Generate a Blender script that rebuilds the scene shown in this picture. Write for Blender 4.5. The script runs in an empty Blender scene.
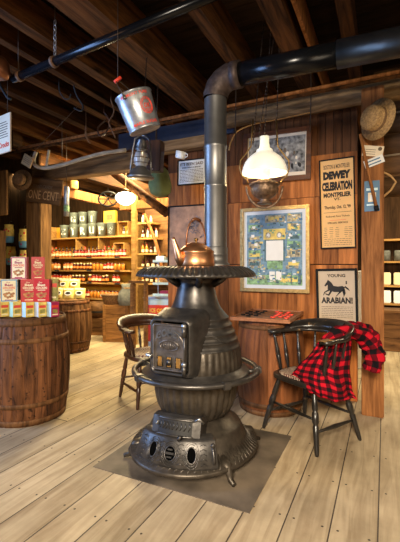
import bpy, math, random
from mathutils import Vector, Matrix
random.seed(7)
S = bpy.context.scene
C = S.collection
PI = math.pi
# ------------------------------------------------------------------ camera
F, HZ, EYE = 380.0, 265.0, 1.25
ANG = math.atan(185 / 380.0)
cs, sn = math.cos(ANG), math.sin(ANG)
cam = bpy.data.cameras.new('camera'); co = bpy.data.objects.new('camera', cam); C.objects.link(co)
cam.sensor_fit = 'HORIZONTAL'; cam.sensor_width = 36; cam.lens = 36 * F / 400
cam.shift_y = -(271 - HZ) / 400; cam.clip_start = 0.05
co.location = (0, 0, EYE); co.rotation_euler = (PI / 2, 0, ANG)
S.camera = co
def W(lat, D, z=0): return Vector((cs * lat - sn * D, sn * lat + cs * D, z))
def P(px, py, D): return W((px - 200) / F * D, D, EYE - (py - HZ) / F * D)
def onY(px, py, Y):
    a = (px - 200) / F; return P(px, py, Y / (sn * a + cs))
def onZ(px, py, z): return P(px, py, (EYE - z) * F / (py - HZ))
# ------------------------------------------------------------------ world + lights
w = bpy.data.worlds.new('world'); S.world = w; w.use_nodes = True
w.node_tree.nodes['Background'].inputs[0].default_value = (1.0, 0.8, 0.6, 1)
w.node_tree.nodes['Background'].inputs[1].default_value = 0.02
S.view_settings.view_transform = 'Standard'; S.view_settings.look = 'None'
S.view_settings.gamma = 1; S.view_settings.use_curve_mapping = False
S.view_settings.exposure = 0.0
def aim(o, t): o.rotation_euler = (Vector(t) - o.location).to_track_quat('-Z', 'Y').to_euler()
def light(name, kind, loc, power, col, target=None, size=None, size_y=None, radius=0.05, spread=None):
    l = bpy.data.lights.new(name, kind); o = bpy.data.objects.new(name, l); C.objects.link(o)
    o.location = loc; l.energy = power; l.color = col
    if kind == 'AREA':
        l.shape = 'RECTANGLE'; l.size = size; l.size_y = size_y or size
        if spread: l.spread = spread
    else: l.shadow_soft_size = radius
    if kind == 'SPOT': l.spot_size = spread or 1.6; l.spot_blend = 0.6
    if target is not None: aim(o, target)
    return o
light('window_light_left', 'AREA', (-3.9, 0.6, 1.75), 62, (0.30, 0.52, 1.0), (-0.9, 2.65, 1.9), 0.9, 2.5, spread=2.2)
light('window_light_behind', 'AREA', (0.3, -1.7, 2.4), 100, (1.0, 0.86, 0.66), (-0.75, 2.1, 0.1), 0.8, 0.8, spread=1.55)
light('fill_light_right', 'AREA', (1.75, 1.2, 1.9), 12, (1.0, 0.80, 0.55), (-0.2, 3.4, 0.5), 1.0, 1.0, spread=2.2)  # fill light added on the right, no window modelled there
light('shop_fill', 'AREA', (-4.5, 4.5, 2.75), 255, (1.0, 0.82, 0.46), (-5.1, 6.0, 1.7), 1.8, 0.4)  # added area light that brightens the shelves, has no fixture
light('shop_fill', 'AREA', (-3.3, 4.9, 2.8), 270, (1.0, 0.80, 0.42), (-3.6, 4.8, 0), 1.4, 0.8)  # added area light that brightens the shop floor, has no fixture
light('side_room_light', 'AREA', (0.7, 5.4, 2.7), 110, (1.0, 0.84, 0.55), (0.5, 5.6, 0), 0.8, 0.8)  # area light over the side room, no fixture modelled
light('upper_fill', 'POINT', (-1.9, 1.2, 2.55), 3.0, (1.0, 0.50, 0.18), radius=0.15)  # added point fill warming the joists, no lamp built for it
light('upper_fill', 'POINT', (0.5, 1.6, 2.45), 1.2, (1.0, 0.6, 0.28), radius=0.15)  # second added point fill under the ceiling, right of the camera
# ------------------------------------------------------------------ materials
def nt(name):
    m = bpy.data.materials.new(name); m.use_nodes = True
    return m, m.node_tree, m.node_tree.nodes['Principled BSDF']
def c4(c): return (c[0], c[1], c[2], 1)
MATS = {}
def plain(name, col, rough=0.6, metal=0.0, var=0.15, scale=12, bump=0.0, emit=None, es=0, alpha=None, trans=0):
    m, t, b = nt(name); N = t.nodes; L = t.links
    b.inputs['Roughness'].default_value = rough; b.inputs['Metallic'].default_value = metal
    tc = N.new('ShaderNodeTexCoord'); no = N.new('ShaderNodeTexNoise'); no.inputs['Scale'].default_value = scale
    no.inputs['Detail'].default_value = 6
    L.new(tc.outputs['Object'], no.inputs['Vector'])
    r = N.new('ShaderNodeValToRGB'); r.color_ramp.elements[0].position = 0.3; r.color_ramp.elements[1].position = 0.7
    r.color_ramp.elements[0].color = c4([x * (1 - var) for x in col]); r.color_ramp.elements[1].color = c4([min(1, x * (1 + var)) for x in col])
    L.new(no.outputs['Fac'], r.inputs['Fac']); L.new(r.outputs['Color'], b.inputs['Base Color'])
    if bump:
        bp = N.new('ShaderNodeBump'); bp.inputs['Strength'].default_value = bump; bp.inputs['Distance'].default_value = 0.01
        L.new(no.outputs['Fac'], bp.inputs['Height']); L.new(bp.outputs['Normal'], b.inputs['Normal'])
    if emit: b.inputs['Emission Color'].default_value = c4(emit); b.inputs['Emission Strength'].default_value = es
    if trans: b.inputs['Transmission Weight'].default_value = trans
    MATS[name] = m; return m
def wood(name, dark, light_, axis='Z', across=14, along=1.2, rough=0.6, bump=0.35, varamt=0.35, patch=None, spec=None):
    if spec is None: spec = 0.5 if rough < 0.45 else 0.12
    m, t, b = nt(name); N = t.nodes; L = t.links
    b.inputs['Roughness'].default_value = rough
    b.inputs['Specular IOR Level'].default_value = spec
    tc = N.new('ShaderNodeTexCoord'); mp = N.new('ShaderNodeMapping')
    s = [across] * 3; s['XYZ'.index(axis)] = along; mp.inputs['Scale'].default_value = s
    at = N.new('ShaderNodeAttribute'); at.attribute_name = 'var'
    off = N.new('ShaderNodeVectorMath'); off.operation = 'SCALE'; off.inputs[0].default_value = (17, 23, 31)
    L.new(at.outputs['Fac'], off.inputs['Scale'])
    ad = N.new('ShaderNodeVectorMath'); L.new(mp.outputs[0], ad.inputs[0]); L.new(off.outputs[0], ad.inputs[1])
    L.new(tc.outputs['Object'], mp.inputs[0])
    no = N.new('ShaderNodeTexNoise'); no.inputs['Scale'].default_value = 1.6; no.inputs['Detail'].default_value = 8; no.inputs['Roughness'].default_value = 0.62
    no.inputs['Distortion'].default_value = 0.6
    L.new(ad.outputs[0], no.inputs['Vector'])
    r = N.new('ShaderNodeValToRGB'); r.color_ramp.elements[0].position = 0.32; r.color_ramp.elements[1].position = 0.66
    r.color_ramp.elements[0].color = c4(dark); r.color_ramp.elements[1].color = c4(light_)
    L.new(no.outputs['Fac'], r.inputs['Fac'])
    mr = N.new('ShaderNodeMapRange'); mr.inputs['To Min'].default_value = 1 - varamt; mr.inputs['To Max'].default_value = 1 + varamt
    L.new(at.outputs['Fac'], mr.inputs['Value'])
    mu = N.new('ShaderNodeVectorMath'); mu.operation = 'SCALE'
    L.new(r.outputs['Color'], mu.inputs[0]); L.new(mr.outputs[0], mu.inputs['Scale'])
    out = mu.outputs[0]
    if patch:
        n2 = N.new('ShaderNodeTexNoise'); n2.inputs['Scale'].default_value = patch[1]; n2.inputs['Detail'].default_value = 7
        L.new(tc.outputs['Object'], n2.inputs['Vector'])
        r2 = N.new('ShaderNodeValToRGB'); r2.color_ramp.elements[0].position = patch[2]; r2.color_ramp.elements[1].position = patch[2] + 0.09
        L.new(n2.outputs['Fac'], r2.inputs['Fac'])
        mx = N.new('ShaderNodeMix'); mx.data_type = 'RGBA'
        L.new(r2.outputs['Color'], mx.inputs['Factor']); L.new(out, mx.inputs['A']); mx.inputs['B'].default_value = c4(patch[0])
        out = mx.outputs['Result']
    L.new(out, b.inputs['Base Color'])
    bp = N.new('ShaderNodeBump'); bp.inputs['Strength'].default_value = bump; bp.inputs['Distance'].default_value = 0.01
    L.new(no.outputs['Fac'], bp.inputs['Height']); L.new(bp.outputs['Normal'], b.inputs['Normal'])
    MATS[name] = m; return m
def floor_mat():
    m, t, b = nt('floorboards'); N = t.nodes; L = t.links
    tc = N.new('ShaderNodeTexCoord'); sp = N.new('ShaderNodeSeparateXYZ'); L.new(tc.outputs['Object'], sp.inputs[0])
    def math_(op, a, b_=None, c_=None):
        n = N.new('ShaderNodeMath'); n.operation = op
        for i, v in enumerate((a, b_, c_)):
            if v is None: continue
            if isinstance(v, (int, float)): n.inputs[i].default_value = v
            else: L.new(v, n.inputs[i])
        return n.outputs[0]
    u = math_('DIVIDE', math_('ADD', sp.outputs[0], 0.03), 0.205)
    idx = math_('FLOOR', u); fr = math_('FRACT', u)
    wn = N.new('ShaderNodeTexWhiteNoise'); wn.noise_dimensions = '1D'; L.new(idx, wn.inputs['W'])
    v = math_('ADD', math_('DIVIDE', sp.outputs[1], 7.3), math_('MULTIPLY', wn.outputs['Value'], 5.0))
    vi = math_('FLOOR', v); vf = math_('FRACT', v)
    wn2 = N.new('ShaderNodeTexWhiteNoise'); wn2.noise_dimensions = '2D'
    cb = N.new('ShaderNodeCombineXYZ'); L.new(idx, cb.inputs[0]); L.new(vi, cb.inputs[1]); L.new(cb.outputs[0], wn2.inputs['Vector'])
    # grain
    cg = N.new('ShaderNodeCombineXYZ')
    L.new(math_('MULTIPLY', sp.outputs[0], 16.0), cg.inputs[0]); L.new(math_('MULTIPLY', sp.outputs[1], 1.3), cg.inputs[1]); L.new(math_('MULTIPLY', wn2.outputs['Value'], 40.0), cg.inputs[2])
    no = N.new('ShaderNodeTexNoise'); no.inputs['Scale'].default_value = 1.3; no.inputs['Detail'].default_value = 8; no.inputs['Distortion'].default_value = 1.0
    L.new(cg.outputs[0], no.inputs['Vector'])
    r = N.new('ShaderNodeValToRGB'); r.color_ramp.elements[0].position = 0.3; r.color_ramp.elements[1].position = 0.62
    r.color_ramp.elements[0].color = (0.37, 0.275, 0.17, 1); r.color_ramp.elements[1].color = (0.57, 0.455, 0.305, 1)
    L.new(no.outputs['Fac'], r.inputs['Fac'])
    sc = N.new('ShaderNodeVectorMath'); sc.operation = 'SCALE'; L.new(r.outputs['Color'], sc.inputs[0])
    L.new(math_('MULTIPLY_ADD', wn2.outputs['Value'], 0.26, 0.88), sc.inputs['Scale'])
    # worn dirty patches
    n2 = N.new('ShaderNodeTexNoise'); n2.inputs['Scale'].default_value = 1.1; n2.inputs['Detail'].default_value = 8; n2.inputs['Roughness'].default_value = 0.65
    L.new(tc.outputs['Object'], n2.inputs['Vector'])
    r2 = N.new('ShaderNodeValToRGB'); r2.color_ramp.elements[0].position = 0.35; r2.color_ramp.elements[1].position = 0.75
    r2.color_ramp.elements[0].color = (0.52, 0.50, 0.46, 1); r2.color_ramp.elements[1].color = (1.05, 1.03, 1.0, 1)
    L.new(n2.outputs['Fac'], r2.inputs['Fac'])
    mm = N.new('ShaderNodeVectorMath'); mm.operation = 'MULTIPLY'; L.new(sc.outputs[0], mm.inputs[0]); L.new(r2.outputs['Color'], mm.inputs[1])
    # gaps
    g1 = math_('LESS_THAN', math_('ABSOLUTE', math_('SUBTRACT', fr, 0.5)), 0.484)
    g2 = math_('LESS_THAN', math_('ABSOLUTE', math_('SUBTRACT', vf, 0.5)), 0.4993)
    gg = math_('MULTIPLY', g1, g2)
    # nails: pairs at rows every 0.42 m
    nv = math_('FRACT', math_('DIVIDE', sp.outputs[1], 0.42))
    ny = math_('MULTIPLY', math_('SUBTRACT', nv, 0.5), 0.42)
    fx = math_('MULTIPLY', math_('SUBTRACT', math_('ABSOLUTE', math_('SUBTRACT', fr, 0.5)), 0.33), 0.205)
    dd = math_('ADD', math_('MULTIPLY', fx, fx), math_('MULTIPLY', ny, ny))
    nail = math_('GREATER_THAN', dd, 0.000036)
    gg = math_('MULTIPLY', gg, nail)
    gm = N.new('ShaderNodeMix'); gm.data_type = 'RGBA'; L.new(gg, gm.inputs['Factor']); gm.inputs['A'].default_value = (0.05, 0.035, 0.025, 1)
    L.new(mm.outputs[0], gm.inputs['B']); L.new(gm.outputs['Result'], b.inputs['Base Color'])
    b.inputs['Roughness'].default_value = 0.62; b.inputs['Specular IOR Level'].default_value = 0.3
    bp = N.new('ShaderNodeBump'); bp.inputs['Strength'].default_value = 0.4; bp.inputs['Distance'].default_value = 0.006
    hh = math_('ADD', gg, math_('MULTIPLY', no.outputs['Fac'], 0.3))
    L.new(hh, bp.inputs['Height']); L.new(bp.outputs['Normal'], b.inputs['Normal'])
    MATS['floorboards'] = m
floor_mat()
wood('wall_pine', (0.15, 0.042, 0.009), (0.52, 0.18, 0.045), 'Z', 11, 1.0, 0.5, 0.2, 0.38)
wood('dark_bead', (0.06, 0.022, 0.008), (0.17, 0.062, 0.02), 'Z', 14, 1.0, 0.5, 0.2, 0.25)
wood('post_wood', (0.10, 0.034, 0.010), (0.38, 0.155, 0.05), 'Z', 16, 1.2, 0.65, 0.6, 0.15)
wood('rough_post', (0.07, 0.033, 0.013), (0.25, 0.13, 0.05), 'Z', 12, 1.2, 0.8, 0.7, 0.15)
wood('joist_wood', (0.008, 0.0035, 0.0015), (0.125, 0.048, 0.013), 'Y', 12, 1.2, 0.8, 0.7, 0.5)
wood('beam_x', (0.10, 0.055, 0.024), (0.32, 0.19, 0.09), 'X', 12, 1.2, 0.8, 0.8, 0.3)
wood('log_wood', (0.05, 0.032, 0.016), (0.25, 0.16, 0.08), 'X', 11, 2.0, 0.85, 1.0, 0.2)
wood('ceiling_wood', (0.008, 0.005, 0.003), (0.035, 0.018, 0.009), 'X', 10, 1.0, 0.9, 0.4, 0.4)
wood('dark_wall', (0.022, 0.012, 0.006), (0.08, 0.04, 0.018), 'Z', 10, 1.0, 0.8, 0.4, 0.3)
wood('log_wall', (0.05, 0.027, 0.012), (0.17, 0.085, 0.036), 'X', 10, 1.5, 0.85, 0.8, 0.35)
wood('barrel_front', (0.022, 0.010, 0.006), (0.19, 0.075, 0.030), 'Z', 14, 1.6, 0.55, 0.6, 0.35, patch=((0.020, 0.011, 0.007), 30, 0.60))
wood('barrel_dark', (0.05, 0.022, 0.009), (0.19, 0.088, 0.035), 'Z', 14, 1.6, 0.6, 0.5, 0.3)
wood('barrel_red', (0.085, 0.027, 0.010), (0.31, 0.11, 0.038), 'Z', 11, 1.2, 0.5, 0.3, 0.4)
wood('barrel_lid', (0.10, 0.05, 0.022), (0.28, 0.15, 0.07), 'X', 12, 1.2, 0.6, 0.4, 0.2)
wood('shelf_wood', (0.26, 0.125, 0.035), (0.52, 0.29, 0.09), 'X', 12, 1.2, 0.6, 0.2, 0.15)
wood('crate_wood', (0.11, 0.048, 0.015), (0.33, 0.155, 0.05), 'X', 12, 1.5, 0.65, 0.4, 0.3)
wood('counter_wood', (0.06, 0.026, 0.01), (0.20, 0.095, 0.035), 'X', 10, 1.2, 0.6, 0.4, 0.3)
wood('chair_brown', (0.018, 0.007, 0.004), (0.07, 0.026, 0.011), 'Z', 14, 1.5, 0.33, 0.2, 0.2)
wood('chair_black', (0.010, 0.009, 0.008), (0.025, 0.02, 0.017), 'Z', 14, 1.5, 0.28, 0.2, 0.2, patch=((0.26, 0.14, 0.05), 16, 0.66))
wood('worn_wood', (0.22, 0.11, 0.04), (0.42, 0.24, 0.10), 'X', 14, 1.5, 0.4, 0.2, 0.2)
wood('board_wood', (0.24, 0.085, 0.03), (0.42, 0.17, 0.07), 'Y', 14, 1.5, 0.4, 0.1, 0.2)
wood('frame_brown', (0.05, 0.015, 0.005), (0.15, 0.05, 0.016), 'X', 14, 1.5, 0.35, 0.2, 0.2)
wood('sign_wood', (0.06, 0.03, 0.013), (0.16, 0.085, 0.035), 'X', 10, 1.5, 0.8, 0.4, 0.2)
wood('grey_wood', (0.22, 0.19, 0.15), (0.45, 0.40, 0.33), 'X', 14, 1.5, 0.7, 0.3, 0.2)
plain('iron', (0.075, 0.068, 0.063), 0.36, 0.72, 0.3, 20, 0.2)
plain('iron_brown', (0.066, 0.053, 0.040), 0.42, 0.62, 0.35, 22, 0.25)
plain('iron_dark', (0.012, 0.011, 0.011), 0.6, 0.2)
plain('steel', (0.40, 0.40, 0.41), 0.28, 0.9, 0.2, 9)
plain('pipe_grey', (0.20, 0.195, 0.19), 0.42, 0.85, 0.2, 7, 0.03)
plain('hole_black', (0.002, 0.002, 0.002), 1.0)
MATS['hole_black'].node_tree.nodes['Principled BSDF'].inputs['Specular IOR Level'].default_value = 0
plain('iron_door', (0.19, 0.165, 0.15), 0.36, 0.8, 0.35, 30, 0.25)
plain('pipe_black', (0.010, 0.011, 0.014), 0.22, 0.5, 0.2, 6)
plain('pipe_end', (0.055, 0.052, 0.045), 0.34, 0.85, 0.3, 9, 0.05)
plain('copper', (0.74, 0.36, 0.17), 0.36, 0.95, 0.3, 12, 0.06)
plain('copper_dark', (0.26, 0.11, 0.055), 0.4, 0.85, 0.3, 12)
plain('bronze', (0.19, 0.12, 0.075), 0.42, 0.6, 0.55, 40, 0.8)
plain('brass', (0.22, 0.13, 0.045), 0.35, 0.9)
plain('pipe_rust', (0.075, 0.052, 0.045), 0.55, 0.6, 0.4, 30, 0.3)
plain('rust', (0.16, 0.085, 0.045), 0.7, 0.4, 0.4, 30, 0.4)
plain('galvanised', (0.42, 0.44, 0.47), 0.38, 0.75, 0.35, 22, 0.1)
plain('tin_can', (0.25, 0.29, 0.25), 0.45, 0.35, 0.12, 9)
plain('red_paint', (0.75, 0.06, 0.03), 0.5)
plain('white_paint', (0.93, 0.93, 0.90), 0.6, 0, 0.05)
plain('black', (0.010, 0.009, 0.008), 0.75)
MATS['black'].node_tree.nodes['Principled BSDF'].inputs['Specular IOR Level'].default_value = 0.2
plain('ink', (0.018, 0.015, 0.013), 0.8)
plain('ink_soft', (0.13, 0.09, 0.055), 0.8)
plain('paper_tan', (0.80, 0.46, 0.17), 0.75, 0, 0.08, 6)
plain('paper_buff', (0.55, 0.42, 0.28), 0.75, 0, 0.08, 6)
plain('paper_white', (0.74, 0.74, 0.74), 0.7, 0, 0.06, 8)
plain('paper_cream', (0.74, 0.62, 0.46), 0.7, 0, 0.06, 8)
plain('photo_grey', (0.20, 0.19, 0.17), 0.6, 0, 0.9, 26)
plain('photo_sepia', (0.36, 0.19, 0.10), 0.6, 0, 0.5, 9)
plain('photo_branch', (0.20, 0.15, 0.14), 0.6, 0, 0.4, 30)
plain('gold', (0.50, 0.32, 0.12), 0.38, 0.7, 0.25, 40, 0.3)
plain('mat_white', (0.60, 0.63, 0.66), 0.6, 0, 0.04)
plain('straw', (0.36, 0.22, 0.09), 0.8, 0, 0.45, 70, 0.6)
plain('straw_dark', (0.16, 0.085, 0.035), 0.8, 0, 0.4, 60, 0.6)
plain('green_cloth', (0.18, 0.21, 0.07), 0.85, 0, 0.3, 8)
plain('navy', (0.018, 0.024, 0.050), 0.7)
plain('blue_card', (0.03, 0.12, 0.24), 0.5)
plain('yellow', (0.85, 0.55, 0.06), 0.6, 0, 0.15, 8)
plain('yellow_back', (0.75, 0.40, 0.04), 0.7, 0, 0.1, 5)
plain('cream', (0.82, 0.72, 0.45), 0.6, 0, 0.05)
plain('red_box', (0.50, 0.012, 0.018), 0.45, 0, 0.12, 10)
plain('crimson', (0.38, 0.02, 0.09), 0.45)
plain('blue_box', (0.10, 0.28, 0.48), 0.5)
plain('pale_blue', (0.50, 0.68, 0.76), 0.5)
plain('box_brown', (0.42, 0.17, 0.05), 0.6, 0, 0.5, 60)
plain('olive', (0.30, 0.26, 0.06), 0.6, 0, 0.4, 30)
plain('mint', (0.45, 0.62, 0.42), 0.6)
plain('jam_dark', (0.06, 0.012, 0.010), 0.2)
plain('jam_red', (0.40, 0.03, 0.015), 0.2)
plain('honey', (0.65, 0.24, 0.03), 0.2)
plain('green_jar', (0.10, 0.16, 0.05), 0.25)
plain('orange', (0.80, 0.22, 0.04), 0.5)
plain('glass_jar', (0.7, 0.7, 0.62), 0.15, 0, 0.1, 20, trans=0.4)
plain('lid_gold', (0.70, 0.50, 0.22), 0.35, 0.6)
plain('basket', (0.22, 0.12, 0.05), 0.85, 0, 0.5, 60, 0.8)
plain('sack', (0.14, 0.14, 0.12), 0.9, 0, 0.3, 20, 0.4)
plain('red_cooler', (0.70, 0.05, 0.02), 0.35)
plain('mica', (0.22, 0.115, 0.03), 0.3, 0, 0.5, 30)
plain('sheet_metal', (0.125, 0.095, 0.066), 0.65, 0.0, 0.75, 3, 0.15)
plain('mortar', (0.30, 0.22, 0.14), 0.9)
plain('lamp_glass', (0.9, 0.88, 0.8), 0.3, 0, 0.02, emit=(1.0, 0.86, 0.62), es=0.42)
plain('globe_glass', (0.9, 0.88, 0.8), 0.3, 0, 0.02, emit=(1.0, 0.93, 0.72), es=7)
plain('chimney_glass', (0.85, 0.85, 0.75), 0.15, 0, 0.02, emit=(1.0, 0.90, 0.66), es=0.32, trans=0.3)
plain('flame_glass', (0.85, 0.8, 0.6), 0.15, 0, 0.02, emit=(1.0, 0.80, 0.35), es=1.5)
plain('lantern_glass', (0.55, 0.57, 0.60), 0.12, 0, 0.15, 15, trans=0.5)
plain('wire', (0.05, 0.03, 0.018), 0.5, 0.5)
plain('cord_tan', (0.48, 0.27, 0.10), 0.6)
plain('weave', (0.32, 0.05, 0.04), 0.8)
def weave_mat():
    m, t, b = nt('seat_weave'); N = t.nodes; L = t.links
    tc = N.new('ShaderNodeTexCoord'); mp = N.new('ShaderNodeMapping'); mp.inputs['Rotation'].default_value = (0, 0, 0.78)
    ch = N.new('ShaderNodeTexChecker'); ch.inputs['Scale'].default_value = 60
    ch.inputs['Color1'].default_value = (0.50, 0.40, 0.28, 1); ch.inputs['Color2'].default_value = (0.10, 0.022, 0.022, 1)
    L.new(tc.outputs['Object'], mp.inputs[0]); L.new(mp.outputs[0], ch.inputs['Vector']); L.new(ch.outputs['Color'], b.inputs['Base Color'])
    b.inputs['Roughness'].default_value = 0.85; MATS['seat_weave'] = m
weave_mat()
def plaid_mat():
    m, t, b = nt('plaid'); N = t.nodes; L = t.links
    tc = N.new('ShaderNodeTexCoord'); sp = N.new('ShaderNodeSeparateXYZ'); L.new(tc.outputs['UV'], sp.inputs[0])
    outs = []
    for i in (0, 1):
        f = N.new('ShaderNodeMath'); f.operation = 'FRACT'; L.new(sp.outputs[i], f.inputs[0])
        g = N.new('ShaderNodeMath'); g.operation = 'LESS_THAN'; L.new(f.outputs[0], g.inputs[0]); g.inputs[1].default_value = 0.5; outs.append(g.outputs[0])
    a = N.new('ShaderNodeMath'); a.operation = 'ADD'; L.new(outs[0], a.inputs[0]); L.new(outs[1], a.inputs[1])
    d = N.new('ShaderNodeMath'); d.operation = 'DIVIDE'; L.new(a.outputs[0], d.inputs[0]); d.inputs[1].default_value = 2
    r = N.new('ShaderNodeValToRGB'); r.color_ramp.interpolation = 'CONSTANT'
    r.color_ramp.elements[0].position = 0; r.color_ramp.elements[0].color = (0.46, 0.008, 0.020, 1)
    r.color_ramp.elements[1].position = 0.75; r.color_ramp.elements[1].color = (0.008, 0.006, 0.008, 1)
    e = r.color_ramp.elements.new(0.3); e.color = (0.10, 0.004, 0.009, 1)
    L.new(d.outputs[0], r.inputs['Fac']); L.new(r.outputs['Color'], b.inputs['Base Color'])
    b.inputs['Roughness'].default_value = 0.9; b.inputs['Specular IOR Level'].default_value = 0.1
    MATS['plaid'] = m
plaid_mat()
# ------------------------------------------------------------------ mesh builder
class MB:
    def __init__(s, M=None):
        s.v = []; s.f = []; s.m = []; s.a = []; s.sm = []; s.mats = []; s.M = M or Matrix(); s.uv = {}
    def mi(s, mat):
        if mat not in s.mats: s.mats.append(mat)
        return s.mats.index(mat)
    def add(s, vs, fs, mat, smooth=False, var=None, M=None):
        b = len(s.v); T = s.M @ M if M is not None else s.M
        s.v += [T @ Vector(p) for p in vs]
        k = s.mi(mat); var = random.random() if var is None else var
        for f in fs:
            s.f.append(tuple(b + i for i in f)); s.m.append(k); s.a.append(var); s.sm.append(smooth)
        return s
    def box(s, c, d, mat, rot=(0, 0, 0), M=None, bev=0.0, var=None):
        x, y, z = d[0] / 2, d[1] / 2, d[2] / 2
        T = Matrix.Translation(c) @ Matrix.Rotation(rot[2], 4, 'Z') @ Matrix.Rotation(rot[1], 4, 'Y') @ Matrix.Rotation(rot[0], 4, 'X')
        if M is not None: T = M @ T
        if bev <= 0:
            vs = [(i * x, j * y, k * z) for i in (-1, 1) for j in (-1, 1) for k in (-1, 1)]
            fs = [(0, 1, 3, 2), (4, 6, 7, 5), (0, 4, 5, 1), (2, 3, 7, 6), (0, 2, 6, 4), (1, 5, 7, 3)]
            return s.add(vs, fs, mat, False, var, T)
        import bmesh
        bm = bmesh.new(); bmesh.ops.create_cube(bm, size=1)
        for v in bm.verts: v.co = Vector((v.co.x * 2 * x, v.co.y * 2 * y, v.co.z * 2 * z))
        bmesh.ops.bevel(bm, geom=bm.edges[:], offset=bev, segments=2, affect='EDGES')
        bm.verts.index_update()
        vs = [v.co.copy() for v in bm.verts]; fs = [[v.index for v in f.verts] for f in bm.faces]; bm.free()
        return s.add(vs, fs, mat, False, var, T)
    def lathe(s, prof, mat, n=32, rf=None, M=None, smooth=True, a0=0, a1=2 * PI, varn=0, var=None, caps=False):
        full = abs(a1 - a0 - 2 * PI) < 1e-6; cols = n if full else n + 1
        vs = []
        for i in range(cols):
            t = a0 + (a1 - a0) * i / n
            for j, (r, z) in enumerate(prof):
                rr = rf(t, j, r, z) if rf else r
                if isinstance(rr, tuple): rr, zz = rr
                else: zz = z
                vs.append((rr * math.cos(t), rr * math.sin(t), zz))
        k = len(prof)
        if varn:
            for g in range(varn):
                fs = []
                for i in range(g * n // varn, (g + 1) * n // varn):
                    q = (i + 1) % cols
                    for j in range(k - 1): fs.append((i * k + j, q * k + j, q * k + j + 1, i * k + j + 1))
                if g == 0: s.add(vs, fs, mat, smooth, None, M); base = len(s.v) - len(vs)
                else:
                    va = random.random(); mk = s.mi(mat)
                    for f in fs: s.f.append(tuple(base + x for x in f)); s.m.append(mk); s.a.append(va); s.sm.append(smooth)
            return s
        fs = []
        for i in range(n):
            q = (i + 1) % cols
            for j in range(k - 1): fs.append((i * k + j, q * k + j, q * k + j + 1, i * k + j + 1))
        return s.add(vs, fs, mat, smooth, var, M)
    def tube(s, pts, r, mat, n=8, M=None, closed=False, caps=True, var=None, flat=1.0):
        pts = [Vector(p) for p in pts]; k = len(pts)
        rs = r if isinstance(r, (list, tuple)) else [r] * k
        vs = []; up = None
        for i in range(k):
            if closed: t = pts[(i + 1) % k] - pts[i - 1]
            else: t = pts[min(i + 1, k - 1)] - pts[max(i - 1, 0)]
            t.normalize()
            if up is None:
                up = Vector((0, 0, 1)) if abs(t.z) < 0.9 else Vector((0, 1, 0))
            x = t.cross(up); 
            if x.length < 1e-4: x = t.cross(Vector((1, 0, 0)))
            x.normalize(); y = x.cross(t).normalized(); up = y
            for j in range(n):
                a = 2 * PI * j / n
                vs.append(pts[i] + x * math.cos(a) * rs[i] + y * math.sin(a) * rs[i] * flat)
        fs = []
        for i in range(k if closed else k - 1):
            q = (i + 1) % k
            for j in range(n):
                jj = (j + 1) % n; fs.append((i * n + j, q * n + j, q * n + jj, i * n + jj))
        if caps and not closed:
            fs.append(tuple(range(n))); fs.append(tuple((k - 1) * n + j for j in reversed(range(n))))
        return s.add(vs, fs, mat, True, var, M)
    def sphere(s, c, r, mat, n=14, sc=(1, 1, 1), M=None):
        prof = [(max(1e-4, math.sin(PI * i / 10)) * r, -math.cos(PI * i / 10) * r) for i in range(11)]
        T = Matrix.Translation(c) @ Matrix.Diagonal((sc[0], sc[1], sc[2], 1))
        if M is not None: T = M @ T
        return s.lathe(prof, mat, n, M=T)
    def poly(s, pts, mat, M=None, depth=0.0, axis=(0, 1, 0)):
        k = len(pts)
        if not depth: return s.add(pts, [tuple(range(k))], mat, False, None, M)
        o = Vector(axis) * depth; vs = [Vector(p) for p in pts] + [Vector(p) + o for p in pts]
        fs = [tuple(range(k)), tuple(reversed(range(k, 2 * k)))] + [(i, i + k, (i + 1) % k + k, (i + 1) % k) for i in range(k)]
        return s.add(vs, fs, mat, False, None, M)
    def text(s, body, mat, width, height, M, bold=0.0, bend=None):
        """text centred at M's origin, in its XZ plane facing -Y, fitted to width x height"""
        cu = bpy.data.curves.new('t', 'FONT'); cu.body = body; cu.size = 1; cu.offset = bold; cu.resolution_u = 2; cu.extrude = 0
        o = bpy.data.objects.new('t', cu); me = bpy.data.meshes.new_from_object(o)
        vs = [v.co.copy() for v in me.vertices]; fs = [tuple(p.vertices) for p in me.polygons]
        bpy.data.objects.remove(o); bpy.data.curves.remove(cu); bpy.data.meshes.remove(me)
        if not vs: return s
        x0 = min(v.x for v in vs); x1 = max(v.x for v in vs); y0 = min(v.y for v in vs); y1 = max(v.y for v in vs)
        out = []
        for v in vs:
            x = ((v.x - x0) / (x1 - x0) - 0.5) * width; z = ((v.y - y0) / (y1 - y0) - 0.5) * height
            out.append(bend(x, z) if bend else (x, 0, z))
        return s.add(out, fs, mat, False, 0.5, M)
    def obj(s, name, parent=None, loc=None, rot=None, mods=None):
        me = bpy.data.meshes.new(name); me.from_pydata([tuple(v) for v in s.v], [], s.f)
        for k in s.mats: me.materials.append(MATS[k])
        me.polygons.foreach_set('material_index', s.m); me.polygons.foreach_set('use_smooth', s.sm)
        at = me.attributes.new('var', 'FLOAT', 'FACE'); at.data.foreach_set('value', s.a)
        import bmesh
        bm = bmesh.new(); bm.from_mesh(me); bmesh.ops.recalc_face_normals(bm, faces=bm.faces[:]); bm.to_mesh(me); bm.free()
        me.update()
        o = bpy.data.objects.new(name, me); C.objects.link(o)
        if parent: o.parent = parent
        if loc is not None: o.location = loc
        if rot is not None: o.rotation_euler = rot
        return o
def tag(o, label, cat, group=None, kind=None):
    if label: o['label'] = label
    if cat: o['category'] = cat
    if group: o['group'] = group
    if kind: o['kind'] = kind
    return o
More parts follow.
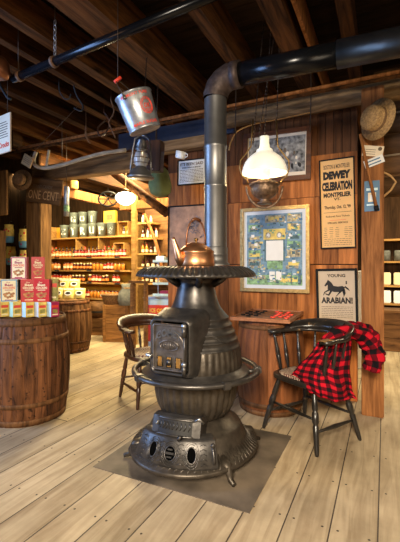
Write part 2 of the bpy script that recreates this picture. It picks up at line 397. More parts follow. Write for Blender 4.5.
def thing(name, label, cat, loc=(0, 0, 0), rot=0, group=None):
    o = bpy.data.objects.new(name, None); C.objects.link(o); o.empty_display_size = 0.05
    o.location = loc; o.rotation_euler = (0, 0, rot) if isinstance(rot, (int, float)) else tuple(rot)
    return tag(o, label, cat, group)
def struct(name, mb, label=None):
    o = mb.obj(name); o['kind'] = 'structure'
    o['category'] = name.split('_')[0]
    if label: o['label'] = label
    return o
def copy_tree(o, parent=None):
    c = o.copy(); C.objects.link(c)
    if parent: c.parent = parent
    for ch in list(o.children):
        copy_tree(ch, c)
    return c
def T(x, y, z): return Matrix.Translation((x, y, z))
def RZ(a): return Matrix.Rotation(a, 4, 'Z')
def RX(a): return Matrix.Rotation(a, 4, 'X')
def RY(a): return Matrix.Rotation(a, 4, 'Y')
# ================================================================== STRUCTURE
XL, XR, YF, YB = -7.6, 2.4, -2.6, 7.4
struct('floor', MB().box(((XL + XR) / 2, (YF + YB) / 2, -0.05), (XR - XL, YB - YF, 0.1), 'floorboards'), 'worn pale wide plank floor with nail heads')
mb = MB()
x = XL
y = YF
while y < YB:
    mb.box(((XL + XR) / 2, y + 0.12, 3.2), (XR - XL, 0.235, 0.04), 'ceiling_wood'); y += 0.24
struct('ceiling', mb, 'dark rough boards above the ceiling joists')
struct('wall_front', MB().box(((XL + XR) / 2, YF - 0.05, 1.6), (XR - XL, 0.1, 3.2), 'dark_wall'), 'dark board wall')
struct('wall_left', MB().box((XL - 0.05, (YF + YB) / 2, 1.6), (0.1, YB - YF, 3.2), 'dark_wall'), 'dark board wall')
struct('wall_right', MB().box((XR + 0.05, (YF + YB) / 2, 1.6), (0.1, YB - YF, 3.2), 'dark_wall'), 'dark board wall')
struct('wall_rear', MB().box(((XL + XR) / 2, YB + 0.05, 1.6), (XR - XL, 0.1, 3.2), 'dark_wall'), 'dark board wall of the shop')
# poster wall: vertical pine boards
YW = 3.75
wx0, wx1 = onY(168, 260, YW).x, onY(357.5, 260, YW).x
mb = MB()
x = wx0; ws = []
while x < wx1 - 0.02:
    ww = random.choice((0.15, 0.17, 0.19, 0.21)); ww = min(ww, wx1 - x); ws.append((x, ww)); x += ww
for x, ww in ws:
    mb.box((x + ww / 2, YW + 0.02 + random.uniform(-0.0015, 0.0015), 0.625), (ww - 0.004, 0.036, 1.25), 'wall_pine')
    mb.box((x + ww / 2, YW + 0.02, 1.58), (ww - 0.004, 0.036, 0.64), 'wall_pine')
    mb.box((x + ww / 2, YW + 0.021, 2.10), (ww - 0.004, 0.036, 0.39), 'wall_pine')
x = wx0
while x < wx1 - 0.01:
    ww = min(0.075, wx1 - x)
    mb.box((x + ww / 2, YW + 0.022, 2.5), (ww - 0.004, 0.036, 0.42), 'dark_bead'); x += ww
mb.box(((wx0 + wx1) / 2, YW + 0.05, 1.35), (wx1 - wx0, 0.02, 2.7), 'dark_bead')
struct('wall_back', mb, 'warm pine board wall hung with posters')
# dark shop-side walls at left and log wall at the right opening
mb = MB()
x = -7.6
while x < -4.75:
    mb.box((x + 0.11, 4.15, 1.6), (0.212, 0.03, 3.2), 'dark_wall'); x += 0.22
struct('wall_shop', mb, 'dark boards behind the hanging bags')
mb = MB()
for k in range(6):
    z = 2.0 + k * 0.2
    mb.tube([(-0.12, 4.1, z), (0.8, 4.11, z + 0.01), (2.35, 4.1, z)], 0.098, 'log_wall', 14, flat=1.0)
    mb.box((1.1, 4.1, z + 0.1), (2.4, 0.06, 0.05), 'mortar' if k in (1, 3) else 'log_wall')
mb.box((1.85, 4.1, 0.95), (1.0, 0.12, 1.9), 'log_wall')
struct('wall_side', mb, 'dark log wall above the right-hand opening')
# ================================================================== CEILING TIMBER
def jo(Xc, wd, h, z0, y0, y1, name='ceiling_joist', lab='rough dark ceiling joist', mat='joist_wood', yaw=0.0):
    m = MB(); n = 7; L = y1 - y0
    vs = []
    for i in range(n):
        yy = -L / 2 + L * i / (n - 1); j = lambda: random.uniform(-0.006, 0.006)
        vs += [(-wd / 2 + j(), yy, j()), (wd / 2 + j(), yy, j()), (wd / 2 + j(), yy, h), (-wd / 2 + j(), yy, h)]
    fs = [(0, 1, 2, 3), tuple(4 * (n - 1) + q for q in (3, 2, 1, 0))]
    for i in range(n - 1):
        for q in range(4): fs.append((4 * i + q, 4 * i + 4 + q, 4 * i + 4 + (q + 1) % 4, 4 * i + (q + 1) % 4))
    m.add(vs, fs, mat)
    o = m.obj(name, loc=(Xc, (y0 + y1) / 2, z0), rot=(0, 0, yaw)); o['kind'] = 'structure'; o['category'] = 'beam'; o['label'] = lab
    return o
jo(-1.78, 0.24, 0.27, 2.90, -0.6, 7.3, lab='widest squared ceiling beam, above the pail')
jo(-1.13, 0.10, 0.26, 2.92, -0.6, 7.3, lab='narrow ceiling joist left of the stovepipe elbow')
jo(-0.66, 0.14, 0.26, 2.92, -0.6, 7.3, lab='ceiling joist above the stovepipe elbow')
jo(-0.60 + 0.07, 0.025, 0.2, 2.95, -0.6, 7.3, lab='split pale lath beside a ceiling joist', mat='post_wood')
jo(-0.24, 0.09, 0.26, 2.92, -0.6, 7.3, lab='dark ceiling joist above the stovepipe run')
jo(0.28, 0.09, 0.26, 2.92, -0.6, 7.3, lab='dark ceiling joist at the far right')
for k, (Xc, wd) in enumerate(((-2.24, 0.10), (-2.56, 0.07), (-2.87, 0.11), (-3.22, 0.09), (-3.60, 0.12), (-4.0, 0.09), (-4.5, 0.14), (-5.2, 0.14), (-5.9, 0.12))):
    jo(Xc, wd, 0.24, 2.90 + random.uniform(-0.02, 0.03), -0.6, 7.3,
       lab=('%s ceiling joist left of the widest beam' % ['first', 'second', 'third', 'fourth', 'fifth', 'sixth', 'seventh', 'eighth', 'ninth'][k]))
# log beam over the poster wall
def log(name, p0, p1, r, lab, mat='log_wood', n=14, seg=14):
    p0, p1 = Vector(p0), Vector(p1); pts = []; rs = []
    for i in range(seg):
        t = i / (seg - 1); p = p0.lerp(p1, t)
        pts.append((p.x, p.y + random.uniform(-.012, .012), p.z + random.uniform(-.012, .012))); rs.append(r * random.uniform(0.93, 1.07))
    o = MB().tube(pts, rs, mat, n).obj(name); o['kind'] = 'structure'; o['category'] = 'beam'; o['label'] = lab; return o
log('log_beam', (-1.62, 3.62, 2.76), (1.2, 3.62, 2.76), 0.105, 'peeled round log beam over the posters')
a = onY(44, 168, 3.85); b_ = onY(150, 147, 3.85)
o = MB().box(((a.x + b_.x) / 2, 3.85, 2.52), (b_.x - a.x + 0.3, 0.17, 0.21), 'beam_x', bev=0.012).obj('hewn_beam'); o['kind'] = 'structure'; o['category'] = 'beam'; o['label'] = 'hewn horizontal beam over the shop opening'
a = onY(162, 150, 3.7); b_ = onY(212, 150, 3.7)
o = MB().box(((a.x + b_.x) / 2, 3.66, 2.56), (b_.x - a.x + 0.1, 0.12, 0.12), 'beam_x', bev=0.01).obj('ledge_beam'); o['kind'] = 'structure'; o['category'] = 'beam'; o['label'] = 'short brown timber ledge left of the stovepipe'
o = MB().box((-2.15, 3.72, 2.73), (1.5, 0.05, 0.2), 'navy', bev=0.01).obj('navy_strip'); o['kind'] = 'structure'; o['category'] = 'board'; o['label'] = 'dark navy strip behind the lantern'  # navy box standing in for an unidentified dark region
# shop timbers
jo(-4.45, 0.12, 0.14, 2.30, 4.0, 6.9, 'shop_beam', 'shop beam running above the tin pails', 'post_wood')
jo(-3.75, 0.16, 0.20, 2.44, 4.0, 6.9, 'shop_beam', 'shop beam right of the globe light', 'joist_wood')
o = MB().box((-4.75, 4.45, 2.5), (0.85, 0.16, 0.13), 'shelf_wood', bev=0.008).obj('shop_cross_beam'); o['kind'] = 'structure'; o['category'] = 'beam'; o['label'] = 'pale short cross beam in the shop, left of the globe light'
o = MB().box((-3.3, 5.0, 2.20), (1.1, 0.12, 0.14), 'post_wood', bev=0.008).obj('shop_cross_beam'); o['kind'] = 'structure'; o['category'] = 'beam'; o['label'] = 'brown cross beam over the curved shelves'
p0, p1 = P(108, 168, 5.2), P(168, 214, 5.0)
m = MB().tube([p0, p1], 0.06, 'joist_wood', 4); o = m.obj('diagonal_brace'); o['kind'] = 'structure'; o['category'] = 'beam'; o['label'] = 'diagonal timber brace behind the globe light'
# posts
m = MB().box((0, 0, 1.36), (0.17, 0.13, 2.72), 'post_wood', bev=0.008)
p = P(372.5, 417, 3.125)
o = m.obj('wooden_post', loc=(p.x, 3.43 + 0.065, 0)); o['kind'] = 'structure'; o['category'] = 'post'; o['label'] = 'knotty orange-brown post beside the chair with the shirt'
POSTR = (p.x, 3.43)
for (zz, xx) in ((1.5, -0.03), (1.32, 0.04), (1.1, -0.05), (1.0, 0.02), (0.9, 0.05), (1.7, 0.03)):
    pass
p = P(39, 265, 5.2)
m = MB().box((0, 0, 1.21), (0.27, 0.2, 2.42), 'rough_post', bev=0.01)
o = m.obj('wooden_post', loc=(p.x, p.y, 0)); o['kind'] = 'structure'; o['category'] = 'post'; o['label'] = 'broad rough-sawn post behind the cracker boxes'
POSTL = (p.x, p.y)
p = P(134.5, 265, 6.0)
o = MB().box((0, 0, 1.22), (0.075, 0.075, 2.44), 'shelf_wood', bev=0.005).obj('wooden_post', loc=(p.x, p.y, 0)); o['kind'] = 'structure'; o['category'] = 'post'; o['label'] = 'slim pale post at the end of the jar shelves'
# metal floor sheet under stove
c1 = onZ(92, 467, 0.004); c2 = onZ(250, 512, 0.004); c3 = onZ(288, 452, 0.004)
x0, y0, x1, y1 = c1.x, (c1.y + c2.y) / 2, c2.x, c3.y + 0.25
o = MB().box(((x0 + x1) / 2, (y0 + y1) / 2, 0.002), (x1 - x0, y1 - y0, 0.004), 'sheet_metal').obj('hearth_sheet')
tag(o, 'dull dark sheet-metal hearth pad on the floor under the stove', 'hearth pad')
# ================================================================== STOVE
SX, SY, _ = W(-0.027, 2.545)
st = thing('pot_belly_stove', 'large black cast-iron pot-belly stove standing on the metal pad', 'stove', (SX, SY, 0))
zz = 0.004
def flute(n, amp, js=None):
    def f(t, j, r, z):
        if js is not None and j not in js: return r
        return r * (1 + amp * (abs(math.sin(t * n / 2)) - 0.5) * 2)
    return f
# base
def basef(t, j, r, z):
    fr = max(0, -math.sin(t)) ** 2           # bulge forward (-Y)
    k = [1.3, 1.5, 1.5, 1.4, .9, .5, .25, .1, 0, 0, 0, 0][min(j, 11)]
    return r * 0.965 * (1 + 0.10 * fr * k)
prof = [(0.36, 0.065), (0.405, 0.060), (0.425, 0.075), (0.42, 0.095), (0.375, 0.105), (0.355, 0.125), (0.335, 0.16), (0.315, 0.20), (0.30, 0.222), (0.268, 0.235), (0.245, 0.262), (0.2, 0.275)]
MB().lathe(prof, 'iron_brown', 96, basef).obj('base', st)
m = MB()
for k in range(72):
    t = k * 2 * PI / 72
    fr = 0.97 * (1 + 0.11 * max(0, -math.sin(t)) ** 2)
    m.tube([(0.418 * fr * math.cos(t), 0.418 * fr * math.sin(t), 0.094), (0.378 * fr * math.cos(t + .06), 0.378 * fr * math.sin(t + .06), 0.108), (0.345 * fr * math.cos(t + .05), 0.345 * fr * math.sin(t + .05), 0.145)], 0.0028, 'iron_brown', 5)
m.obj('apron_ribs', st)
# front draft plate: curved sector with holes
m = MB()
def sect(t, j, r, z): return r
a0, a1 = -PI / 2 - 0.56, -PI / 2 + 0.76
outer = [(0.425, 0.10), (0.432, 0.115), (0.375, 0.235), (0.36, 0.25), (0.30, 0.252)]
m.lathe(outer, 'iron', 40, None, None, True, a0, a1)
for aa in (a0, a1):
    pr = outer + [(0.26, 0.10)]
    m.poly([(r * math.cos(aa), r * math.sin(aa), z) for r, z in pr], 'iron')
m.obj('draft_plate', st)
def onplate(t, s):      # s 0..1 along slope
    r = 0.432 + (0.375 - 0.432) * s; z = 0.115 + 0.12 * s
    n = Vector((0.9 * math.cos(t), 0.9 * math.sin(t), 0.43))
    pos = Vector((r * math.cos(t), r * math.sin(t), z)) + n * 0.003
    tx = Vector((-math.sin(t), math.cos(t), 0)); up = n.cross(tx); 
    if up.z < 0: up = -up
    Mx = Matrix((( tx.x, n.x, up.x, pos.x), (tx.y, n.y, up.y, pos.y), (tx.z, n.z, up.z, pos.z), (0, 0, 0, 1)))
    return Mx
for k, da in enumerate((-0.20, 0.09, 0.40)):
    Mx = onplate(-PI / 2 + da, 0.5)
    m = MB(); rw = 0.027 if k != 1 else 0.034; rh = 0.043 if k != 1 else 0.040
    m.poly([(rw * math.cos(q * PI / 12), 0.0, rh * math.sin(q * PI / 12)) for q in range(24)], 'hole_black', Mx)
    for g in (1.0, 1.32, 1.6):
        m.tube([(rw * g * math.cos(q * PI / 12), 0.0, rh * g * math.sin(q * PI / 12)) for q in range(24)], 0.004 if g == 1 else 0.0018, 'iron', 6, Mx, closed=True)
    if k == 1:
        m.box((0, 0.006, 0), (0.052, 0.006, 0.012), 'iron', M=Mx); m.box((0, 0.007, 0.02), (0.03, 0.006, 0.008), 'iron', M=Mx); m.box((0, 0.007, -0.02), (0.03, 0.006, 0.008), 'iron', M=Mx)
    m.obj('draft_hole', st)
for t0 in (-0.42, -0.055, 0.245, 0.57):
    m = MB()
    for q in range(5):
        Mx = onplate(-PI / 2 + t0, 0.12 + q * 0.19)
        m.tube([(-0.018, 0, -0.004), (0, 0, 0.006), (0.018, 0, -0.004)], 0.0022, 'iron', 5, Mx)
    m.obj('plate_ribs', st)
Mx = onplate(-PI / 2 + 0.70, 0.5)
m = MB().tube([(0, 0.01, -0.05), (0, 0.022, -0.02), (0, 0.022, 0.02), (0, 0.01, 0.05)], 0.009, 'iron', 8, Mx); m.sphere((0, 0.028, 0.045), 0.014, 'iron', M=Mx); m.obj('latch', st)
# ash door box above plate
m = MB(); Mx = RZ(0.09) @ T(-0.005, -0.30, 0.295) @ RX(-0.28)
vs = []
seg = 10; hw = 0.155
pf = lambda u: -0.03 * (1 - u * u)
grid = []
for i in range(seg + 1):
    u = -1 + 2 * i / seg
    for (yy, z2) in ((0.10, -0.07), (-0.01, -0.07), (-0.01, 0.045), (0.01, 0.062), (0.12, 0.066)):
        vs.append((u * hw * (1 if z2 < 0.05 else .94), yy + pf(u), z2))
fs = [(i * 5 + j, i * 5 + 5 + j, i * 5 + 6 + j, i * 5 + 1 + j) for i in range(seg) for j in range(4)]
fs += [(0, 1, 2, 3, 4), tuple(seg * 5 + j for j in (4, 3, 2, 1, 0))]
m.add(vs, fs, 'iron', False, None, Mx); m.obj('ash_door_frame', st)
ad = MB(); vs = []; 
for i in range(seg + 1):
    u = -1 + 2 * i / seg
    for z2 in (-0.052, 0.035): vs.append((u * 0.115, -0.022 + pf(u), z2))
ad.add(vs, [(i * 2, i * 2 + 2, i * 2 + 3, i * 2 + 1) for i in range(seg)], 'iron_dark', False, None, Mx)
ad.tube([(u / 10 * 0.118, -0.02 + pf(u / 10), 0.037) for u in range(-10, 11)], 0.007, 'iron', 6, Mx)
ad.tube([(u / 10 * 0.118, -0.02 + pf(u / 10), -0.052) for u in range(-10, 11)], 0.007, 'iron', 6, Mx)
for u in range(-4, 5):
    ad.tube([(u * 0.023, -0.026 + pf(u / 4.5), 0.022), (u * 0.023 + 0.01, -0.032 + pf(u / 4.5), 0.0), (u * 0.023 - 0.004, -0.026 + pf(u / 4.5), -0.02)], 0.003, 'iron', 5, Mx)
ado = ad.obj('ash_door', st)
MB().tube([(-0.09, -0.05, 0.0), (-0.1, -0.075, 0.005), (-0.09, -0.06, 0.02)], 0.006, 'steel', 6, Mx).obj('knob', ado)
MB().tube([(0.04, -0.05, -0.055), (0.06, -0.10, -0.06), (0.075, -0.11, -0.04)], 0.009, 'iron', 6, Mx).obj('crank', ado)
MB().tube([(0.12, -0.02, 0.04), (0.15, -0.03, 0.055), (0.165, 0.0, 0.03)], 0.009, 'steel', 6, Mx).obj('hinge', ado)
# feet
for t in (-PI / 2 + 0.93, -PI / 2 - 0.93, PI / 4, 3 * PI / 4):
    d = Vector((math.cos(t), math.sin(t), 0)); k = 1.02
    m = MB().tube([d * 0.33 + Vector((0, 0, 0.10)), d * 0.40 + Vector((0, 0, 0.085)), d * 0.43 + Vector((0, 0, 0.05)), d * 0.435 + Vector((0, 0, 0.026)), d * 0.475 + Vector((0, 0, 0.02))], [0.035, 0.034, 0.020, 0.016, 0.013], 'iron_brown', 10)
    m.obj('foot', st)
# fluted fire pot
prof = [(0.175, 0.265), (0.20, 0.275), (0.225, 0.30), (0.248, 0.34), (0.262, 0.39), (0.27, 0.44), (0.275, 0.49), (0.285, 0.515)]
MB().lathe(prof, 'iron_brown', 192, flute(34, 0.022, {2, 3, 4, 5, 6})).obj('fire_pot', st)
# foot rail ring
prof = [(0.392, 0.55), (0.412, 0.545), (0.425, 0.555), (0.425, 0.568), (0.412, 0.578), (0.392, 0.575), (0.389, 0.56), (0.392, 0.55)]
MB().lathe(prof, 'iron', 80).obj('foot_rail', st)
for t in (-PI / 2 - 0.55, -PI / 2 + 0.9, 0.35, PI * 0.62, PI * 1.02):
    d = Vector((math.cos(t), math.sin(t), 0)); m = MB()
    m.tube([d * 0.30 + Vector((0, 0, 0.53)), d * 0.36 + Vector((0, 0, 0.55)), d * 0.40 + Vector((0, 0, 0.56))], 0.014, 'iron', 6)
    m.box(d * 0.408 + Vector((0, 0, 0.56)), (0.05, 0.05, 0.044), 'iron', (0, 0, t), bev=0.006)
    m.obj('rail_bracket', st)
# flange and body
prof = [(0.27, 0.50), (0.30, 0.515), (0.355, 0.535), (0.36, 0.55), (0.345, 0.562), (0.318, 0.575), (0.306, 0.59)]
MB().lathe(prof, 'iron', 72).obj('flange', st)
prof = [(0.303, 0.585), (0.303, 0.61), (0.298, 0.65), (0.292, 0.70), (0.285, 0.725)]
MB().lathe(prof, 'iron_brown', 240, flute(44, 0.014, {1, 2, 3})).obj('fluted_shell', st)
prof = []
zs = [(0.286, 0.72), (0.272, 0.765), (0.256, 0.81), (0.236, 0.855), (0.214, 0.90), (0.190, 0.94)]
for (r, z), (r2, z2) in zip(zs, zs[1:]):
    prof += [(r + 0.006, z), (r + 0.006, z + 0.008), (r, z + 0.012), ((r + r2) / 2 + 0.004, (z + z2) / 2), (r2 + 0.001, z2 - 0.002)]
prof += [(0.185, 0.945), (0.163, 0.975), (0.147, 1.01), (0.135, 1.05), (0.125, 1.10), (0.122, 1.13), (0.128, 1.15), (0.15, 1.165), (0.20, 1.175)]
MB().lathe(prof, 'iron', 72).obj('shell', st)
# top plate, fluted rim
N_ = 64
def rim(t, j, r, z):
    if j in (3, 4, 5):
        return (r, z + 0.012 * (1 if math.sin(t * N_) > 0 else -1) * (0.6 if j != 4 else 1))
    return r
prof = [(0.02, 1.243), (0.20, 1.242), (0.285, 1.238), (0.30, 1.236), (0.345, 1.222), (0.385, 1.200), (0.397, 1.190), (0.398, 1.178), (0.385, 1.174), (0.30, 1.20), (0.15, 1.195), (0.10, 1.15)]
MB().lathe(prof, 'iron', N_ * 6, rim).obj('top_plate', st)
for t in (0.15, 2.2, 4.0, 5.3):
    d = Vector((math.cos(t), math.sin(t), 0)); m = MB()
    m.tube([d * 0.12 + Vector((0, 0, 1.12)), d * 0.17 + Vector((0, 0, 1.15)), d * 0.22 + Vector((0, 0, 1.195))], 0.022, 'iron', 8)
    m.obj('plate_bracket', st)
# fire door: protruding hood
hood = MB(); Y0 = -0.345; zc = 0.765; hw, hh = 0.135, 0.165
def rrect(hw, hh, r, n=5):
    pts = []
    for cx, cz, a in ((hw - r, hh - r, 0), (-hw + r, hh - r, PI / 2), (-hw + r, -hh + r, PI), (hw - r, -hh + r, 1.5 * PI)):
        for i in range(n + 1):
            t = a + PI / 2 * i / n; pts.append((cx + r * math.cos(t), cz + r * math.sin(t)))
    return pts
rr = rrect(hw, hh, 0.035)
k = len(rr); vs = []
for (sx, yy) in ((1.28, -0.16), (1.07, Y0 + 0.035), (1.0, Y0), (0.93, Y0 - 0.004), (0.90, Y0 + 0.012)):
    vs += [(x * sx, yy, zc + z * sx) for x, z in rr]
fs = [(j * k + i, j * k + (i + 1) % k, (j + 1) * k + (i + 1) % k, (j + 1) * k + i) for j in range(4) for i in range(k)]
hood.add(vs, fs, 'iron', True); hood.obj('door_frame', st)
door = MB(); Yd = Y0 - 0.006
rd = rrect(0.112, 0.138, 0.012)
kk = len(rd); vs = [(x, Yd + 0.02, zc + z) for x, z in rd] + [(x, Yd, zc + z) for x, z in rd]
door.add(vs, [(i, (i + 1) % kk, kk + (i + 1) % kk, kk + i) for i in range(kk)] + [tuple(range(kk, 2 * kk))], 'iron_door')
door.tube([(x * .95, Yd - 0.004, zc + z * .95) for x, z in rd], 0.006, 'iron_door', 6, closed=True)
door.tube([(0.062 * math.cos(q * PI / 12), Yd - 0.003, zc + 0.012 + 0.030 * math.sin(q * PI / 12)) for q in range(24)], 0.004, 'iron_door', 5, closed=True)
door.tube([(0.10 * math.cos(q * PI / 16), Yd - 0.003, zc + 0.0 + 0.10 * math.sin(q * PI / 16)) for q in range(0, 17)], 0.003, 'iron_door', 5)
for q in range(-4, 5):
    door.tube([(q * 0.012, Yd - 0.0055, zc + 0.036 - abs(q) * .004), (q * 0.012, Yd - 0.0055, zc - 0.016 + abs(q) * .003)], 0.0022, 'iron_door', 4)
do = door.obj('fire_door', st)
MB().text('COMET', 'steel', 0.17, 0.046, T(0, Yd - 0.008, zc + 0.088), 0.04, bend=lambda x, z: (x, 0, z - 3.5 * x * x)).obj('raised_lettering', do)
for q in (-1, 0, 1):
    m = MB().box((q * 0.062, Yd - 0.001, zc - 0.085), (0.032, 0.004, 0.056), 'mica')
    m.tube([(q * 0.062 + sx * 0.017, Yd - 0.004, zc - 0.085 + sz * 0.03) for sx, sz in ((1, 1), (-1, 1), (-1, -1), (1, -1))], 0.004, 'iron', 5, closed=True)
    if q == 0: m.lathe([(0.001, 0), (0.018, 0.0), (0.02, 0.006), (0.001, 0.012)], 'iron', 12, M=T(0, Yd - 0.003, zc - 0.085) @ RX(PI / 2))
    m.obj('mica_window', do)
m = MB().tube([(-0.11, Yd, zc - 0.055), (-0.13, Yd - 0.03, zc - 0.05), (-0.10, Yd - 0.04, zc - 0.05)], [0.01, 0.009, 0.011], 'steel', 8); m.sphere((-0.128, Yd - 0.028, zc - 0.05), 0.015, 'steel'); m.obj('door_knob', do)
m = MB()
for z2 in (0.10, -0.12):
    m.tube([(0.105, Yd - 0.012, zc + z2 - 0.03), (0.105, Yd - 0.012, zc + z2 + 0.03)], 0.014, 'iron', 8); m.sphere((0.105, Yd - 0.012, zc + z2 + 0.034), 0.016, 'steel')
m.tube([(0.108, Yd - 0.012, zc - 0.12), (0.108, Yd - 0.012, zc + 0.10)], 0.006, 'iron', 6); m.obj('hinge', do)
# contour ribs beside door
m = MB()
for q in range(5):
    r_ = 0.305 - q * 0.004
    pts = []
    for i in range(7):
        t = -PI / 2 + 0.46 + q * 0.05 + 0.08 * i; z = 0.93 - q * 0.022 - i * 0.02 * (1 - q * .1)
        ra = 0.303 - max(0, z - 0.72) * 0.52
        pts.append((ra * 1.012 * math.cos(t), ra * 1.012 * math.sin(t), z))
    m.tube(pts, 0.0035, 'iron', 5)
m.obj('contour_ribs', st)
# ------------------------------------------------------------------ stovepipe
PX, PY, _ = W((215.5 - 200) / F * 2.72, 2.72)
sp_ = thing('stovepipe', 'round grey metal stovepipe rising from the stove and turning right under the ceiling', 'stovepipe', (PX, PY, 1.2), 0)
r = 0.080; zt = 1.40 - 0.02
MB().lathe([(r, 0.05), (r, 0.6), (r + .003, 0.605), (r + .003, 0.615), (r, 0.62), (r, 0.88), (r + .0035, 0.885), (r + 0.0035, 0.90), (r, 0.905), (r, 1.235)], 'pipe_grey', 40).obj('pipe_section', sp_)
MB().lathe([(r + .02, 0.046), (r + .02, 0.06), (r + .006, 0.07), (r + .006, 0.12), (r + .009, 0.125), (r + .006, 0.13), (r + .006, 0.17), (r, 0.18)], 'pipe_grey', 40).obj('collar', sp_)
# elbow toward +X
pts = []; rs = []
Rb = 0.135; z0 = 1.24
for i in range(9):
    a = PI / 2 * i / 8; pts.append((Rb - Rb * math.cos(a), 0, z0 + Rb * math.sin(a))); rs.append(r + 0.008 + (0.003 if i % 2 else 0))
MB().tube(pts, rs, 'pipe_rust', 28, caps=False).obj('elbow', sp_)
zh = z0 + Rb; sl = -0.03
MB().tube([(Rb - 0.005, 0, zh), (Rb + 0.055, 0, zh)], r + 0.012, 'pipe_rust', 28, caps=True).obj('elbow_collar', sp_)
MB().tube([(Rb + 0.04, 0, zh), (0.83, 0, zh - 0.02)], r - 0.002, 'pipe_black', 36).obj('black_pipe_section', sp_)
MB().tube([(0.825, 0, zh - 0.02), (1.9, 0, zh - 0.05)], r + 0.004, 'pipe_end', 36).obj('grey_pipe_section', sp_)
# ------------------------------------------------------------------ kettle
p = P(196, 263, 2.50)
kt = thing('copper_kettle', 'copper kettle with arched handle standing on the stove top', 'kettle', (p.x, p.y, 1.243), 0)
ks = 1.0
MB().lathe([(0.001, 0.0), (0.118, 0.0), (0.124, 0.006), (0.122, 0.03), (0.117, 0.085), (0.121, 0.09), (0.119, 0.096), (0.085, 0.125), (0.062, 0.138)], 'copper', 48).obj('body', kt)
ld = MB().lathe([(0.066, 0.138), (0.06, 0.146), (0.03, 0.155), (0.001, 0.157)], 'copper', 32).obj('lid', kt)
MB().lathe([(0.01, 0.155), (0.008, 0.165), (0.016, 0.172), (0.014, 0.182), (0.001, 0.186)], 'brass', 16).obj('lid_knob', ld)
MB().tube([(-0.055, -0.09, 0.022), (-0.066, -0.115, 0.06), (-0.078, -0.125, 0.115), (-0.092, -0.133, 0.165), (-0.099, -0.135, 0.18)], [0.040, 0.032, 0.021, 0.014, 0.015], 'copper', 14, flat=0.9).obj('spout', kt)
hd = []
for i in range(15):
    a = PI * i / 14; hd.append((-0.040 * math.cos(a), -0.06 * math.cos(a), 0.130 + 0.18 * math.sin(a) ** 0.75))
MB().tube(hd, 0.0065, 'copper_dark', 8).obj('handle', kt)
MB().tube(hd[5:10], 0.011, 'frame_brown', 10).obj('handle_grip', kt)
# ================================================================== BARRELS
def barrel(name, lab, x, y, rt, rb, h, mat, hoops, hoopmat, staves=22, lid='barrel_lid', rot=0):
    t = thing(name, lab, 'barrel', (x, y, 0), rot)
    prof = []
    for i in range(13):
        u = i / 12; prof.append((rt + (rb - rt) * math.sin(PI * u) ** 0.9, u * h))
    n = staves * 6
    def rf(a, j, r, z):
        q = (a * staves / (2 * PI)) % 1
        return r - (0.005 if min(q, 1 - q) < 0.04 else 0) + 0.0015 * math.sin(staves * a * 0.5)
    MB().lathe(prof, mat, n, rf, varn=staves, smooth=False).obj('staves', t)
    for (u, hw) in hoops:
        p2 = []
        for du in (-hw, 0, hw):
            z = u * h + du; uu = z / h; p2.append((rt + (rb - rt) * max(0, math.sin(PI * max(0, min(1, uu)))) ** 0.9 + 0.005, z))
        p2 = [(p2[0][0] - 0.006, p2[0][1])] + p2 + [(p2[2][0] - 0.006, p2[2][1])]
        MB().lathe(p2, hoopmat, 64).obj('hoop', t)
    MB().lathe([(0.001, h - 0.012), (rt - 0.02, h - 0.012)], lid, 40).obj('head', t)
    MB().lathe([(rt - 0.02, h - 0.012), (rt - 0.012, h + 0.002), (rt + 0.001, h + 0.002), (rt + 0.002, h - 0.01)], mat, 64).obj('rim', t)
    return t
b1 = W(-1.448, 3.2)
barrel('wooden_barrel', 'big dark weathered barrel carrying the stacked cracker boxes', b1.x, b1.y, 0.292, 0.335, 0.83, 'barrel_front', ((0.035, 0.022), (0.20, 0.018), (0.80, 0.018), (0.965, 0.024)), 'barrel_dark', 24)
b2 = W((68.5 - 200) / F * 5.6, 5.6)
barrel('wooden_barrel', 'brown barrel behind the cracker barrel, topped with yellow snack bags', b2.x, b2.y, 0.285, 0.335, 0.75, 'barrel_dark', ((0.05, 0.02), (0.2, 0.016), (0.8, 0.016), (0.95, 0.02)), 'barrel_front', 22)
b3 = W((270 - 200) / F * 3.37, 3.37)
barrel('wooden_barrel', 'reddish barrel under the checkerboard, standing against the poster wall', b3.x, b3.y, 0.262, 0.298, 0.787, 'barrel_red', ((0.03, 0.02), (0.11, 0.02), (0.93, 0.018)), 'barrel_dark', 14)
# checkerboard
bc = Vector(((b3.x) , b3.y + 0.02, 0))
cb = thing('checkerboard', 'wooden checkerboard resting on the reddish barrel head', 'game board', (bc.x - 0.01, bc.y - 0.02, 0.7895), 0.03)
BW, BL = 0.50, 0.66
MB().box((0, 0, 0.010), (BW, BL, 0.020), 'board_wood', bev=0.003).obj('board', cb)
m = MB(); sq = 0.054
for i in range(8):
    for j in range(8):
        m.box(((i - 3.5) * sq, (j - 3.5) * sq, 0.0205), (sq, sq, 0.001), 'frame_brown' if (i + j) % 2 else 'board_wood', var=0.5)
m.obj('squares', cb)
m = MB()
for s_ in (-1, 1): m.box((s_ * (BW / 2 - 0.008), 0, 0.024), (0.016, BL, 0.008), 'board_wood'); m.box((0, s_ * (BL / 2 - 0.008), 0.024), (BW - 0.032, 0.016, 0.008), 'board_wood')
m.obj('edge_strip', cb)
def checker(mat):
    return MB().lathe([(0.001, 0), (0.019, 0), (0.020, 0.002), (0.020, 0.008), (0.018, 0.010), (0.014, 0.0085), (0.001, 0.0085)], mat, 20)
pb = pr = None
cellk = 0
